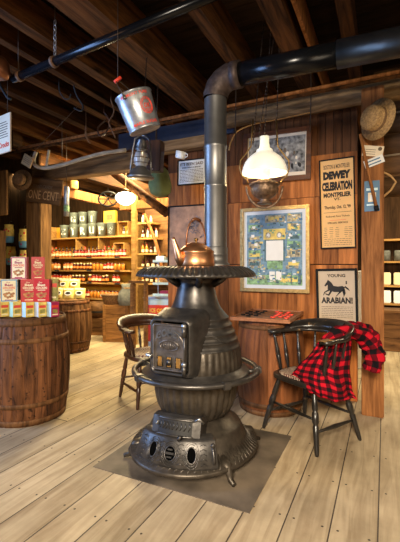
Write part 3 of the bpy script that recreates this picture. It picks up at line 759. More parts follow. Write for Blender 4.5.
for i in range(8):
    for j in range(8):
        if (i + j) % 2 == 0: continue
        side = i
        if side in (3, 4) and random.random() < 0.75: continue
        col = 'black' if side < 4 else 'red_paint'
        if side in (0, 7) and random.random() < 0.25: continue
        lx, ly = (i - 3.5) * sq + random.uniform(-.006, .006), (j - 3.5) * sq + random.uniform(-.006, .006)
        wx = cb.location.x + lx * math.cos(.03) - ly * math.sin(.03); wy = cb.location.y + lx * math.sin(.03) + ly * math.cos(.03)
        if col == 'black':
            if pb is None: o = pb = checker(col).obj('checker_piece')
            else: o = pb.copy(); C.objects.link(o)
            tag(o, 'black round checker on the left side of the checkerboard', 'checker', 'black checkers on the checkerboard')
        else:
            if pr is None: o = pr = checker(col).obj('checker_piece')
            else: o = pr.copy(); C.objects.link(o)
            tag(o, 'red round checker on the right side of the checkerboard', 'checker', 'red checkers on the checkerboard')
        o.location = (wx, wy, 0.7895 + 0.0212)
# ================================================================== CHAIRS
def chair(name, lab, loc, rz, mat, armz=0.72, crest=0.11, tipmat=None, fw=0.50, fd=0.44):
    t = thing(name, lab, 'chair', (loc[0], loc[1], 0), rz)
    sw, sd, sz = 0.235, 0.215, 0.44
    # seat (rounded slab)
    pts = []
    for i in range(36):
        a = 2 * PI * i / 36; c, s_ = math.cos(a), math.sin(a)
        e = 0.55 if s_ < 0 else 0.75
        pts.append((sw * math.copysign(abs(c) ** e, c) * (1 + 0.05 * -s_), sd * math.copysign(abs(s_) ** e, s_)))
    m = MB(); k = 36; vs = []
    for sc_, z in ((0.93, -0.038), (1.0, -0.03), (1.0, -0.008), (0.97, 0.0), (0.80, -0.004), (0.4, -0.012), (0.01, -0.013)):
        vs += [(x * sc_, y * sc_, sz + z) for x, y in pts]
    m.add(vs, [(j * k + i, j * k + (i + 1) % k, (j + 1) * k + (i + 1) % k, (j + 1) * k + i) for j in range(6) for i in range(k)] + [tuple(range(k))], mat, True)
    m.obj('seat', t)
    m = MB(); vs = []
    for sc_, z in ((0.80, -0.004), (0.82, 0.008), (0.76, 0.014), (0.4, 0.010), (0.01, 0.009)):
        vs += [(x * sc_, y * sc_ - 0.01, sz + z) for x, y in pts]
    m.add(vs, [(j * k + i, j * k + (i + 1) % k, (j + 1) * k + (i + 1) % k, (j + 1) * k + i) for j in range(4) for i in range(k)], 'seat_weave', True)
    o = m.obj('seat_pad', t); o['label'] = 'red and cream woven pad'
    tops = {}; feet = {}
    for sx in (-1, 1):
        for sy in (-1, 1):
            f0 = Vector((sx * fw / 2, sy * fd / 2, 0.0)); t0 = Vector((sx * 0.165, sy * 0.145, sz - 0.03))
            tops[sx, sy] = t0; feet[sx, sy] = f0
            us = [0, .04, .12, .3, .42, .45, .48, .55, .62, .65, .68, .8, .9, .93, 1]
            rr_ = [.012, .014, .016, .0185, .021, .015, .022, .024, .022, .015, .021, .019, .016, .014, .013]
            MB().tube([f0.lerp(t0, u) for u in us], rr_, mat, 10).obj('leg', t)
    def st_(a, b, u, r=0.011):
        p0 = feet[a].lerp(tops[a], u); p1 = feet[b].lerp(tops[b], u)
        MB().tube([p0, p0.lerp(p1, .2), p0.lerp(p1, .4), p0.lerp(p1, .5), p0.lerp(p1, .6), p0.lerp(p1, .8), p1], [r * .7, r, r * 1.25, r * 1.5, r * 1.25, r, r * .7], mat, 8).obj('stretcher', t)
    st_((-1, -1), (1, -1), 0.52); st_((-1, 1), (1, 1), 0.45); st_((-1, -1), (-1, 1), 0.34); st_((1, -1), (1, 1), 0.34)
    # arm rail U shape
    def U(a, rx=0.255, ry=0.25):    # a 0..1 from left tip round the back to right tip
        th = PI + (a) * -PI
        if a < 0.22: return Vector((-rx, -0.165 + (a / 0.22) * 0.165, 0))
        if a > 0.78: return Vector((rx, 0.0 - ((a - 0.78) / 0.22) * 0.165, 0))
        th = PI - (a - 0.22) / 0.56 * PI
        return Vector((rx * math.cos(th), ry * math.sin(th), 0))
    n = 40; m = MB(); vs = []
    for i in range(n + 1):
        a = i / n; p = U(a); q = (U(min(1, a + .01)) - U(max(0, a - .01))).normalized(); nr = Vector((q.y, -q.x, 0))
        tip = min(a, 1 - a); wd = 0.030 if tip > 0.12 else 0.034 + 0.010 * math.sin(min(1, tip / .12) * PI)
        if tip < 0.02: wd *= 0.7
        z = armz
        for (ox, oz) in ((-wd, -0.012), (wd, -0.012), (wd * 1.0, 0.006), (wd * 0.7, 0.013), (-wd * 0.7, 0.013), (-wd, 0.006)):
            vs.append(p + nr * ox + Vector((0, 0, z + oz)))
    fs = [(i * 6 + j, i * 6 + 6 + j, i * 6 + 6 + (j + 1) % 6, i * 6 + (j + 1) % 6) for i in range(n) for j in range(6)] + [tuple(range(6)), tuple(n * 6 + j for j in range(5, -1, -1))]
    m.add(vs, fs, mat, True); m.obj('arm_rail', t)
    if tipmat:
        a_ = 0.985; m = MB(); p = U(0.93)
        o = MB().box((p.x, p.y - 0.02, armz + 0.0125), (0.052, 0.10, 0.006), tipmat, bev=0.002).obj('worn_arm_tip', t); o['label'] = 'worn bare wood arm tip'
    # crest
    m = MB(); vs = []; n = 30
    for i in range(n + 1):
        a = 0.24 + 0.52 * i / n; p = U(a); q = (U(a + .01) - U(a - .01)).normalized(); nr = Vector((q.y, -q.x, 0))   # nr points outward/inward
        if nr.dot(Vector((p.x, p.y, 0))) < 0: nr = -nr
        u = i / n; h = crest * (math.sin(PI * u) ** 0.55) + 0.006
        for (ox, oz) in ((-0.026, 0), (0.030, 0), (0.040 + h * .22, h * 0.75), (0.036 + h * .25, h), (0.018 + h * .25, h), (0.0, h * 0.5)):
            vs.append(p + nr * ox + Vector((0, 0, armz + 0.010 + oz)))
    m.add(vs, [(i * 6 + j, i * 6 + 6 + j, i * 6 + 6 + (j + 1) % 6, i * 6 + (j + 1) % 6) for i in range(n) for j in range(6)] + [tuple(range(6)), tuple(n * 6 + j for j in range(5, -1, -1))], mat, True)
    m.obj('crest_rail', t)
    for a in (0.06, 0.19, 0.30, 0.40, 0.5, 0.60, 0.70, 0.81, 0.94):
        p = U(a); b0 = Vector((p.x * 0.78, p.y * 0.80 - (0.0 if a in (.06, .94) else 0), sz - 0.01)); t1 = Vector((p.x, p.y, armz - 0.008))
        us = [0, .15, .3, .4, .44, .48, .55, .7, .85, 1]; rr_ = [.009, .011, .014, .015, .010, .015, .013, .010, .009, .008]
        big = 1.15 if a in (0.06, 0.94) else 1.0
        MB().tube([b0.lerp(t1, u) for u in us], [q * big for q in rr_], mat, 8).obj('spindle', t)
    return t
def facing(lat, D): 
    v = W(lat, D); return math.atan2(v.x, -v.y)   # local -Y -> v
chR = chair('captains_chair', 'black captain\'s chair draped with a plaid shirt, right of the checkerboard barrel', W(0.815, 2.815), facing(-0.40, -0.25), 'chair_black', 0.735, 0.075, 'worn_wood', 0.52, 0.45)
chL = chair('captains_chair', 'dark brown captain\'s chair standing behind the stove on the left', W(-0.47, 3.56), facing(0.55, -0.83), 'chair_brown', 0.665, 0.08, None, 0.43, 0.40)
# flannel shirt
def cloth_grid(rows, n=10, m_=10, fold=0.012, uvs=(5, 6), seed=1, uvo=(0, 0)):
    R, K = len(rows), len(rows[0]); rnd = random.Random(seed)
    def cr(p0, p1, p2, p3, t): return 0.5 * ((2 * p1) + (-p0 + p2) * t + (2 * p0 - 5 * p1 + 4 * p2 - p3) * t * t + (-p0 + 3 * p1 - 3 * p2 + p3) * t ** 3)
    def samp(lst, u):
        k = len(lst) - 1; x = min(u * k, k - 1e-6); i = int(x); t = x - i
        g = lambda q: lst[max(0, min(k, q))]
        return cr(g(i - 1), g(i), g(i + 1), g(i + 2), t)
    NU, NV = (K - 1) * n, (R - 1) * m_
    vs = []; uv = []
    for j in range(NV + 1):
        for i in range(NU + 1):
            u, v = i / NU, j / NV
            p = samp([samp(r_, u) for r_ in rows], v)
            f = fold * (math.sin(u * 15 + v * 4 + seed) + 0.6 * math.sin(u * 31 - v * 9 + seed * 2) + 0.5 * math.sin(v * 17 + u * 6)) * (0.3 + v)
            p = p + W(0, f) + Vector((0, 0, 0.3 * fold * math.sin(u * 23)))
            vs.append(p); uv.append((u * uvs[0] + uvo[0] + 0.15 * math.sin(v * 5), v * uvs[1] + uvo[1]))
    fs = [(j * (NU + 1) + i, j * (NU + 1) + i + 1, (j + 1) * (NU + 1) + i + 1, (j + 1) * (NU + 1) + i) for j in range(NV) for i in range(NU)]
    return vs, fs, uv
def cloth_obj(name, parent, parts, orig):
    vs = []; fs = []; uv = []
    for a, b, c in parts:
        o = len(vs); vs += a; fs += [tuple(o + q for q in f) for f in b]; uv += c
    me = bpy.data.meshes.new(name); me.from_pydata([tuple(Vector(v) - orig) for v in vs], [], fs); me.materials.append(MATS['plaid'])
    ul = me.uv_layers.new(name='UVMap')
    for l in me.loops: ul.data[l.index].uv = uv[l.vertex_index]
    me.polygons.foreach_set('use_smooth', [True] * len(me.polygons))
    o = bpy.data.objects.new(name, me); C.objects.link(o); o.parent = parent
    sm = o.modifiers.new('Solidify', 'SOLIDIFY'); sm.thickness = 0.006; sm.offset = 0
    return o
shirt_o = W(0.9, 2.7, 0.74)
sh = thing('plaid_shirt', 'red and black checked flannel shirt hung over the black chair', 'shirt', shirt_o)
g = lambda L: [P(*q) for q in L]
body = cloth_grid([g([(318, 342, 2.66), (329, 336, 2.66), (340, 333, 2.72), (352, 330, 2.83)]),
                   g([(311, 352, 2.66), (325, 350, 2.63), (338, 350, 2.68), (351, 348, 2.79)]),
                   g([(298, 366, 2.72), (314, 368, 2.62), (331, 370, 2.60), (351, 370, 2.72)]),
                   g([(291, 375, 2.76), (311, 382, 2.56), (331, 387, 2.53), (352, 387, 2.67)]),
                   g([(296, 379, 2.74), (314, 394, 2.55), (333, 401, 2.53), (357, 399, 2.66)])], 9, 8, 0.017, (7, 9), 3)
cloth_obj('shirt_body', sh, [body], shirt_o)
sl = cloth_grid([g([(330, 338, 2.62), (345, 331, 2.78), (362, 329, 2.92), (372, 336, 3.0)]),
                 g([(338, 333, 2.74), (352, 326, 2.84), (366, 328, 2.98), (374, 338, 3.04)]),
                 ], 10, 8, 0.006, (6, 3), 5)
# sleeve: lumpy tapered tube over the crest, hanging at the right
def tube_uv(pts, rs, n=30, fold=0.2, uvs=(4, 7), seed=0):
    vs = []; uv = []; k = len(pts); up = None
    for i in range(k):
        t = (pts[min(i + 1, k - 1)] - pts[max(0, i - 1)]).normalized(); x = t.cross(Vector((0.3, 1, 0.1))).normalized(); y = x.cross(t)
        for j in range(n + 1):
            a = 2 * PI * j / n; r_ = rs[i] * (1 + fold * math.sin(3 * a + i * 0.7 + seed) + fold * 0.7 * math.sin(5 * a - i * 1.1))
            vs.append(pts[i] + x * math.cos(a) * r_ + y * math.sin(a) * r_ * 0.75); uv.append((j / n * uvs[0], i / (k - 1) * uvs[1]))
    fs = [(i * (n + 1) + j, (i + 1) * (n + 1) + j, (i + 1) * (n + 1) + j + 1, i * (n + 1) + j + 1) for i in range(k - 1) for j in range(n)]
    return vs, fs, uv
def smooth_path(ctrl, n):
    out = []; k = len(ctrl) - 1
    for i in range(n):
        u = i / (n - 1) * k; a = min(int(u), k - 1); t = u - a
        g_ = lambda q: ctrl[max(0, min(k, q))]
        p0, p1, p2, p3 = g_(a - 1), g_(a), g_(a + 1), g_(a + 2)
        out.append(0.5 * ((2 * p1) + (p2 - p0) * t + (2 * p0 - 5 * p1 + 4 * p2 - p3) * t * t + (-p0 + 3 * p1 - 3 * p2 + p3) * t ** 3))
    return out
sp1 = smooth_path(g([(322, 346, 2.63), (334, 336, 2.66), (346, 332, 2.76), (360, 335, 2.86), (370, 345, 2.88), (374, 358, 2.86), (372, 371, 2.86)]), 34)
cloth_obj('sleeve', sh, [tube_uv(sp1, [0.025 + 0.036 * min(1, i / 12) * (1 if i < 29 else 0.85) for i in range(34)], seed=1)], shirt_o)
sp2 = smooth_path(g([(336, 334, 2.78), (350, 328, 2.88), (364, 330, 2.98), (374, 342, 3.0), (377, 356, 2.98)]), 26)
cloth_obj('sleeve', sh, [tube_uv(sp2, [0.025 + 0.026 * min(1, i / 10) for i in range(26)], seed=2.4)], shirt_o)
# ================================================================== PICTURES ON THE POSTER WALL
def frame(name, lab, cat, rect, Y, framemat, fw, tilt=0.0, roll=0.0, backmat='paper_tan', mat_w=0.0, depth=0.022, group=None):
    (pl, pt, pr_, pb_) = rect
    a = onY(pl, pt, Y); b = onY(pr_, pt, Y); c = onY(pr_, pb_, Y); d = onY(pl, pb_, Y)
    w_ = ((b.x - a.x) + (c.x - d.x)) / 2; h_ = ((a.z - d.z) + (b.z - c.z)) / 2
    cx = (a.x + b.x + c.x + d.x) / 4; cz = (a.z + b.z + c.z + d.z) / 4
    t = thing(name, lab, cat, (cx, Y - 0.004, cz - h_ / 2), (tilt, roll, 0))
    m = MB()
    for s_ in (-1, 1):
        m.box((s_ * (w_ / 2 - fw / 2), -depth / 2, h_ / 2), (fw, depth, h_), framemat, bev=0.003)
        m.box((0, -depth / 2, h_ / 2 + s_ * (h_ / 2 - fw / 2)), (w_ - 2 * fw, depth, fw), framemat, bev=0.003)
    m.obj('frame', t)
    iw, ih = w_ - 2 * fw, h_ - 2 * fw
    if mat_w:
        MB().box((0, -0.005, h_ / 2), (iw, 0.004, ih), 'mat_white').obj('mount', t)
        iw -= 2 * mat_w; ih -= 2 * mat_w
    MB().box((0, -0.0075, h_ / 2), (iw, 0.003, ih), backmat).obj('print', t)
    return t, iw, ih, h_ / 2
YP = YW
# almanac chart
t, iw, ih, zc_ = frame('framed_chart', 'gold-framed blue chart of many small scenes behind the stovepipe', 'picture', (241, 207, 310, 292), YP - 0.03, 'gold', 0.035, 0.0, 0.0, 'blue_card', 0.035, 0.03)
plain('chart_sky', (0.15, 0.25, 0.32), 0.6, 0, 0.35, 28); MATS['blue_card2'] = MATS['chart_sky']
plain('chart_green', (0.20, 0.34, 0.16), 0.6, 0, 0.6, 40); plain('chart_yellow', (0.72, 0.52, 0.12), 0.6, 0, 0.25, 30)
plain('chart_scene', (0.36, 0.30, 0.18), 0.6, 0, 0.8, 45); plain('chart_dark', (0.06, 0.12, 0.13), 0.6, 0, 0.6, 40)
plain('chart_white', (0.78, 0.74, 0.66), 0.6, 0, 0.05)
m = MB(); Yq = -0.0095
def R_(x, z, w_, h_, mt, dy=0): m.box((x * iw - iw / 2 + w_ * iw / 2, Yq - dy, zc_ + ih / 2 - z * ih - h_ * ih / 2), (w_ * iw, 0.001, h_ * ih), mt, var=0.5)
R_(0.0, 0.0, 1, 1, 'chart_sky')
for k in range(6):
    for side in (0, 1):
        x0_ = 0.03 if side == 0 else 0.74; z0_ = 0.02 + k * 0.122
        R_(x0_, z0_, 0.23, 0.10, random.choice(['chart_green', 'chart_sky', 'chart_scene']), 0.0006)
        R_(x0_ + 0.02, z0_ + 0.045, 0.19, 0.05, random.choice(['chart_yellow', 'chart_scene', 'chart_yellow', 'chart_dark']), 0.0012)
        R_(x0_ + random.uniform(0.03, .12), z0_ + 0.02, 0.06, 0.04, random.choice(['chart_dark', 'chart_white', 'chart_scene']), 0.0018)
R_(0.34, 0.02, 0.36, 0.10, 'chart_scene', 0.0006); R_(0.40, 0.04, 0.24, 0.05, 'chart_yellow', 0.0012)
R_(0.31, 0.21, 0.40, 0.15, 'chart_yellow', 0.0006)
for x_ in (0.40, 0.60):
    m.poly([(x_ * iw - iw / 2 + 0.028 * math.cos(q * PI / 8), Yq - 0.0016, zc_ + ih / 2 - 0.30 * ih + 0.032 * math.sin(q * PI / 8)) for q in range(16)], 'chart_scene')
    m.poly([(x_ * iw - iw / 2 + 0.017 * math.cos(q * PI / 8), Yq - 0.0022, zc_ + ih / 2 - 0.30 * ih + 0.021 * math.sin(q * PI / 8)) for q in range(16)], 'chart_white')
R_(0.36, 0.375, 0.31, 0.28, 'chart_white', 0.0012); R_(0.33, 0.36, 0.37, 0.31, 'chart_dark', 0.0006)
R_(0.38, 0.66, 0.28, 0.12, 'chart_green', 0.0012)
for x_ in (0.10, 0.24, 0.75, 0.90):
    m.poly([(x_ * iw - iw / 2 + 0.021 * math.cos(q * PI / 8), Yq - 0.0016, zc_ + ih / 2 - 0.745 * ih + 0.02 * math.sin(q * PI / 8)) for q in range(16)], 'chart_scene')
R_(0.0, 0.86, 1.0, 0.14, 'chart_green', 0.0006); R_(0.62, 0.90, 0.30, 0.05, 'chart_yellow', 0.0012); R_(0.05, 0.87, 0.3, 0.05, 'chart_scene', 0.0012)
R_(0.42, 0.81, 0.10, 0.12, 'chart_white', 0.0018); R_(0.54, 0.81, 0.10, 0.12, 'chart_white', 0.0018)
R_(0.80, 0.80, 0.02, 0.18, 'chart_dark', 0.0018); R_(0.93, 0.78, 0.05, 0.2, 'chart_dark', 0.0018)
random.seed(21)
for q in range(230):
    x_, z_ = random.random() * .95, random.random() * .95
    if 0.30 < x_ < 0.68 and 0.33 < z_ < 0.68: continue
    R_(x_, z_, random.uniform(.015, .06), random.uniform(.008, .03), random.choice(['chart_dark', 'chart_scene', 'chart_yellow', 'chart_green', 'chart_white', 'chart_sky', 'chart_dark', 'blue_card']), 0.002 + q * 4e-6)
m.obj('chart_scenes', t)
def lines(m, x0, x1, z, h, mat='ink', n=5, gap=0.25, seed=0):
    rnd = random.Random(seed); x = x0
    while x < x1 - 0.004:
        wv = min(rnd.uniform(0.3, 1.0) * (x1 - x0) / n, x1 - x); m.box((x + wv / 2, -0.0098, z), (wv, 0.0008, h), mat, var=0.5); x += wv + (x1 - x0) / n * gap
# Dewey poster
t, iw, ih, zc_ = frame('framed_poster', 'tall tan DEWEY CELEBRATION poster in thin dark frame', 'poster', (321, 158.5, 356.5, 248.5), YP - 0.01, 'black', 0.012, 0.0, -0.02, 'paper_tan')
m = MB(); zt_ = zc_ + ih / 2
def TX(s_, frac, hfrac, wf, mat='ink', bold=0.02, x=0): m.text(s_, mat, iw * wf, ih * hfrac, T(x, -0.0105, zt_ - ih * frac), bold)
TX('BOSTON & MONTPELIER', 0.075, 0.05, 0.80, 'ink_soft', 0.02); TX('DEWEY', 0.175, 0.095, 0.84, 'ink', 0.085); TX('CELEBRATION', 0.30, 0.105, 0.92, 'ink', 0.07)
TX('MONTPELIER', 0.40, 0.055, 0.84, 'ink', 0.05); TX('VT.', 0.45, 0.03, 0.20, 'ink', 0.04); TX("Thursday, Oct. 12, '99", 0.545, 0.05, 0.80, 'ink', 0.03)
TX('Reduced Fare Tickets', 0.645, 0.02, 0.72, 'ink', 0.01); TX('SPECIAL SERVICE', 0.72, 0.02, 0.62, 'ink', 0.02)
m.box((0, -0.0098, zt_ - ih * 0.60), (iw * 0.85, 0.0006, 0.003), 'ink'); m.box((0, -0.0098, zt_ - ih * 0.69), (iw * 0.5, 0.0006, 0.003), 'red_paint')
for q in range(6):
    for xx in (-0.38, -0.2, -0.02, 0.25, 0.38):
        m.box((xx * iw, -0.0098, zt_ - ih * (0.775 + q * 0.021)), (iw * random.uniform(.06, .13), 0.0006, 0.0035), 'ink_soft')
for q in range(4): lines(m, -iw * 0.42, iw * 0.42, zt_ - ih * (0.905 + q * 0.022), 0.004, 'ink_soft', 8, .2, q)
m.obj('lettering', t)
# Arabian poster
t, iw, ih, zc_ = frame('framed_poster', 'pale YOUNG ARABIAN! horse poster in black frame behind the chair', 'poster', (317.5, 268.5, 359, 332), YP - 0.01, 'black', 0.022, 0.0, -0.025, 'paper_buff')
m = MB(); zt_ = zc_ + ih / 2
TX('YOUNG', 0.08, 0.055, 0.50, 'ink', 0.03); TX('ARABIAN!', 0.50, 0.11, 0.86, 'ink', 0.045)
horse = [(-.33, .02), (-.36, -.02), (-.30, -.005), (-.22, .0), (-.16, .0), (-.05, -.02), (.02, .0), (.08, -.06), (.13, -.10), (.15, -.09), (.11, -.04), (.14, .01), (.2, -.03), (.24, -.08), (.26, -.07), (.22, .0), (.2, .03), (.19, .06), (.26, .03), (.3, .01), (.28, .06), (.2, .095), (.1, .10), (0, .09), (-.08, .10), (-.12, .16), (-.18, .19), (-.24, .20), (-.3, .16), (-.32, .13), (-.26, .13), (-.22, .12), (-.22, .07), (-.26, .04), (-.34, .06), (-.37, .04)]
import bmesh
def fillpoly(pts2, sx, sz, ox, oz, mat):
    # triangulate concave outline
    bm = bmesh.new(); vv = [bm.verts.new((x * sx + ox, -0.0102, z * sz + oz)) for x, z in pts2]; f = bm.faces.new(vv); bmesh.ops.triangulate(bm, faces=[f]); bm.verts.index_update()
    m.add([v.co.copy() for v in bm.verts], [[v.index for v in f.verts] for f in bm.faces], mat); bm.free()
body_ = [(-.26, .06), (-.2, .02), (-.05, .0), (.12, .0), (.22, .03), (.24, .08), (.18, .11), (.05, .10), (-.08, .11), (-.14, .17), (-.22, .21), (-.25, .22), (-.27, .19), (-.35, .12), (-.33, .10), (-.25, .13), (-.24, .10)]
fillpoly(body_, iw * .95, ih * .95, 0, zt_ - ih * 0.36, 'ink')
for leg in ([(-.24, .05), (-.36, .0), (-.40, -.06), (-.38, -.06), (-.33, -.01), (-.19, .03)], [(-.18, .03), (-.24, -.04), (-.33, -.02), (-.33, -.04), (-.22, -.07), (-.13, .01)], [(.1, .02), (.02, -.04), (-.03, -.08), (-.01, -.08), (.06, -.04), (.17, .02)], [(.16, .03), (.22, -.02), (.19, -.08), (.21, -.08), (.26, -.02), (.24, .06)], [(.22, .09), (.30, .05), (.38, .02), (.34, .07), (.25, .11)]):
    fillpoly(leg, iw * .95, ih * .95, 0, zt_ - ih * 0.36, 'ink')
m.box((iw * .27, -0.0098, zt_ - ih * .2), (0.012, 0.0006, 0.03), 'ink')
for q in range(7): lines(m, -iw * 0.43, iw * 0.43, zt_ - ih * (0.61 + q * 0.03), 0.004, 'ink_soft', 8, .15, q)
lines(m, -iw * 0.28, iw * 0.3, zt_ - ih * 0.845, 0.006, 'ink', 5, .3, 3); lines(m, -iw * 0.43, iw * 0.43, zt_ - ih * 0.89, 0.004, 'ink_soft', 8, .2, 4); lines(m, iw * .05, iw * 0.42, zt_ - ih * 0.935, 0.009, 'ink', 2, .2, 8)
m.obj('lettering', t)
# engraved battle/crowd picture behind lamp
t, iw, ih, zc_ = frame('framed_picture', 'brown-framed grey engraving of men and horses above the blue chart', 'picture', (243.5, 131, 311, 182), YP - 0.03, 'frame_brown', 0.045, 0.0, 0.02, 'paper_cream', 0.0, 0.03)
m = MB(); random.seed(11)
m.box((0, -0.0095, zc_ + 0.005), (iw * .96, 0.001, ih * .84), 'photo_grey')
for q in range(42):
    x_ = random.uniform(-.40, .40) * iw; z_ = zc_ + random.uniform(-.30, .16) * ih; s_ = random.uniform(.012, .028)
    m.poly([(x_ + s_ * .6 * math.cos(k_ * PI / 5 + q), -0.0104 - q * 1e-5, z_ + s_ * math.sin(k_ * PI / 5 + q)) for k_ in range(10)], random.choice(['ink', 'photo_branch', 'paper_cream', 'ink_soft']))
m.obj('engraving', t)
# small white notice in black frame
t, iw, ih, zc_ = frame('framed_notice', 'small white printed notice in black frame left of the stovepipe', 'sign', (178, 159.5, 206, 185), YP - 0.005, 'black', 0.012, 0.0, 0.02, 'paper_white')
m = MB(); zt_ = zc_ + ih / 2
TX('IT\'S BEEN SAID', 0.15, 0.13, 0.88, 'ink_soft', 0.03); TX('EVERYTHING IN SEASON', 0.30, 0.06, 0.7, 'ink', 0.03)
for q in range(9): lines(m, -iw * 0.44, iw * 0.44, zt_ - ih * (0.40 + q * 0.062), 0.006, 'ink_soft', 8, .15, q)
m.obj('lettering', t)
# sepia picture behind kettle
t, iw, ih, zc_ = frame('framed_picture', 'dark-framed brown picture of leafy branches behind the kettle', 'picture', (168.5, 205, 216, 267), YP - 0.02, 'black', 0.015, 0.0, 0.01, 'photo_sepia')
m = MB(); random.seed(5)
for q in range(9):
    a_ = random.uniform(0.3, 2.8); x_, z_ = random.uniform(-.05, .12), zc_ + random.uniform(-.02, .12); pts_ = [(x_, -0.011, z_)]
    for k_ in range(4): a_ += random.uniform(-.4, .4); x_ += .035 * math.cos(a_); z_ += .028 * math.sin(a_); pts_.append((x_, -0.011, z_))
    m.tube(pts_, 0.003, 'photo_branch', 4)
    for p_ in pts_[1:]:
        for _ in range(4):
            ax, az = p_[0] + random.uniform(-.03, .03), p_[2] + random.uniform(-.02, .02); s_ = random.uniform(.006, .013)
            m.poly([(ax + s_ * math.cos(k_ * PI / 3 + q), -0.0118, az + s_ * .6 * math.sin(k_ * PI / 3 + q)) for k_ in range(6)], 'photo_branch')
m.obj('branches', t)
# things on the right post
px_, py_ = POSTR
def card(name, lab, cat, pc, wh, rot, mat, Y, content=None, thick=0.002):
    p = onY(pc[0], pc[1], Y)
    t = thing(name, lab, cat, (p.x, Y, p.z), (0, rot, 0))
    MB().box((0, 0, 0), (wh[0], thick, wh[1]), mat).obj('sheet', t)
    if content:
        mm_ = MB(); content(mm_); mm_.obj('printing', t)
    return t
def c1_(q):
    for k_ in range(3): q.box((-0.02, -0.0016, 0.01 - k_ * 0.018), (0.08, 0.0006, 0.004), 'ink_soft')
    q.poly([(0.05 + 0.016 * math.cos(k_ * PI / 6), -0.0018, 0.02 + 0.016 * math.sin(k_ * PI / 6)) for k_ in range(12)], 'ink_soft')
def c2_(q):
    for k_ in range(2): q.box((0.0, -0.0016, 0.012 - k_ * 0.026), (0.10, 0.0006, 0.010), 'blue_card')
card('paper_card', 'white postcard pinned to the post just under the straw hat', 'card', (373, 151, 3.4), (0.155, 0.085), 0.20, 'paper_cream', py_ - 0.006, c1_)
card('paper_card', 'tilted white card with blue lines, lower of two on the post', 'card', (374, 161.5, 3.4), (0.15, 0.065), -0.30, 'paper_white', py_ - 0.010, c2_)
def c3_(q):
    q.box((0, -0.0016, -0.01), (0.06, 0.0006, 0.075), 'paper_cream'); q.box((0.0, -0.002, 0.055), (0.085, 0.0006, 0.02), 'pale_blue'); q.box((0, -0.0018, -0.072), (0.08, .0006, .012), 'pale_blue'); q.box((0, -0.0022, -0.015), (0.035, .0006, .045), 'paper_white')
card('blue_card', 'blue printed card on the post, below the two white cards', 'card', (372, 196, 3.4), (0.115, 0.25), 0.0, 'blue_card', py_ - 0.005, c3_)
a = onY(360, 134, py_ - 0.03); b = onY(376.5, 208, py_ - 0.03)
st2 = thing('walking_stick', 'slanting brown wooden stick hanging on the post under the straw hat', 'stick', a)
MB().tube([(0, 0, 0), (b - a) * 0.5, (b - a)], [0.011, 0.012, 0.013], 'post_wood', 8).obj('shaft', st2)
MB().tube([(b - a) * 0.97, (b - a) * 1.03], 0.018, 'black', 8).obj('ferrule', st2)
# loop scoop on right of post
a = onY(381, 171, 3.50)
o = MB().tube([onY(x_, y_, 3.50) - a for x_, y_ in ((381, 171), (391, 176), (396, 182), (391, 190), (382, 198))], 0.009, 'cord_tan', 8).obj('wicker_loop', loc=a)
tag(o, 'bent tan cane loop on the right edge of the post', 'cane loop')
# straw boaters
def boater(lab, pc, D, r, yaw, pitch, mat, band):
    p = onY(pc[0], pc[1], -D) if D < 0 else P(pc[0], pc[1], D); t = thing('straw_hat', lab, 'hat', p, (pitch, 0, yaw))
    def wob(t_, j, r_, z): return r_ * (1 + 0.02 * math.sin(2 * t_ + 1)) if j < 3 else r_
    MB().lathe([(r, 0.0), (r, 0.006), (r * .62, 0.008), (r * .60, 0.012), (r * .585, 0.085), (r * .55, 0.095), (0.001, 0.094)], mat, 40, wob).obj('hat_body', t)
    MB().lathe([(r, -0.001), (r * .6, 0.0), (0.001, 0.0)], mat, 40).obj('brim_underside', t)
    for k_ in range(1): MB().lathe([(r * .605, 0.010), (r * .602, 0.034), (r * .59, 0.034)], band, 40).obj('hat_band', t)
    return t
boater('round straw boater hat hanging at the top of the post', (378, 119.5), -3.29, 0.160, -0.72, PI / 2 - 0.05, 'straw', 'straw_dark')
ht = boater('dark brown round hat hanging on the broad post by the carved sign', (22, 180), 4.9, 0.135, 0.3, PI / 2, 'straw_dark', 'black')
MB().tube([(0, 0, 0.0), (0.03, 0, -0.20), (0.17, 0, -0.24)], 0.008, 'wire', 6).obj('hat_peg', ht)
# ================================================================== HANGING OIL LAMP
lp = P(264.5, 265, 2.95); LZ = lambda y: EYE - (y - HZ) / F * 2.95
hl = thing('hanging_oil_lamp', 'lit hanging oil lamp with white glass shade in front of the engraving', 'lamp', (lp.x, lp.y, LZ(173.5)), 0)
zs_ = 0.0
R0 = 0.172
MB().lathe([(R0, 0.0), (R0 + 0.002, 0.018), (R0 * 0.97, 0.045), (R0 * 0.88, 0.085), (R0 * 0.72, 0.12), (R0 * 0.52, 0.148), (R0 * .38, .163), (0.064, 0.168), (0.062, 0.182), (0.056, 0.186)], 'lamp_glass', 48).obj('shade', hl)
MB().lathe([(0.046, 0.180), (0.042, 0.20), (0.036, 0.235), (0.037, 0.285), (0.033, 0.286), (0.032, 0.25), (0.040, 0.18)], 'chimney_glass', 24).obj('chimney', hl)
MB().lathe([(0.03, -0.035), (0.048, 0.0), (0.048, 0.05), (0.04, 0.10)], 'flame_glass', 24).obj('chimney_base', hl)
MB().lathe([(0.02, -0.030), (0.054, -0.030), (0.058, -0.040), (0.07, -0.048), (0.10, -0.052), (0.106, -0.062), (0.098, -0.07), (0.104, -0.085), (0.108, -0.105), (0.100, -0.13), (0.08, -0.155), (0.05, -0.175), (0.036, -0.185), (0.034, -0.195), (0.058, -0.208), (0.056, -0.216), (0.0, -0.217)], 'bronze', 48, M=T(0, 0, -0.02)).obj('font', hl)
MB().lathe([(0.104, -0.056), (0.116, -0.060), (0.118, -0.072), (0.104, -0.078)], 'bronze', 48, flute(24, 0.02), M=T(0, 0, -0.02)).obj('font_band', hl)
la = ANG
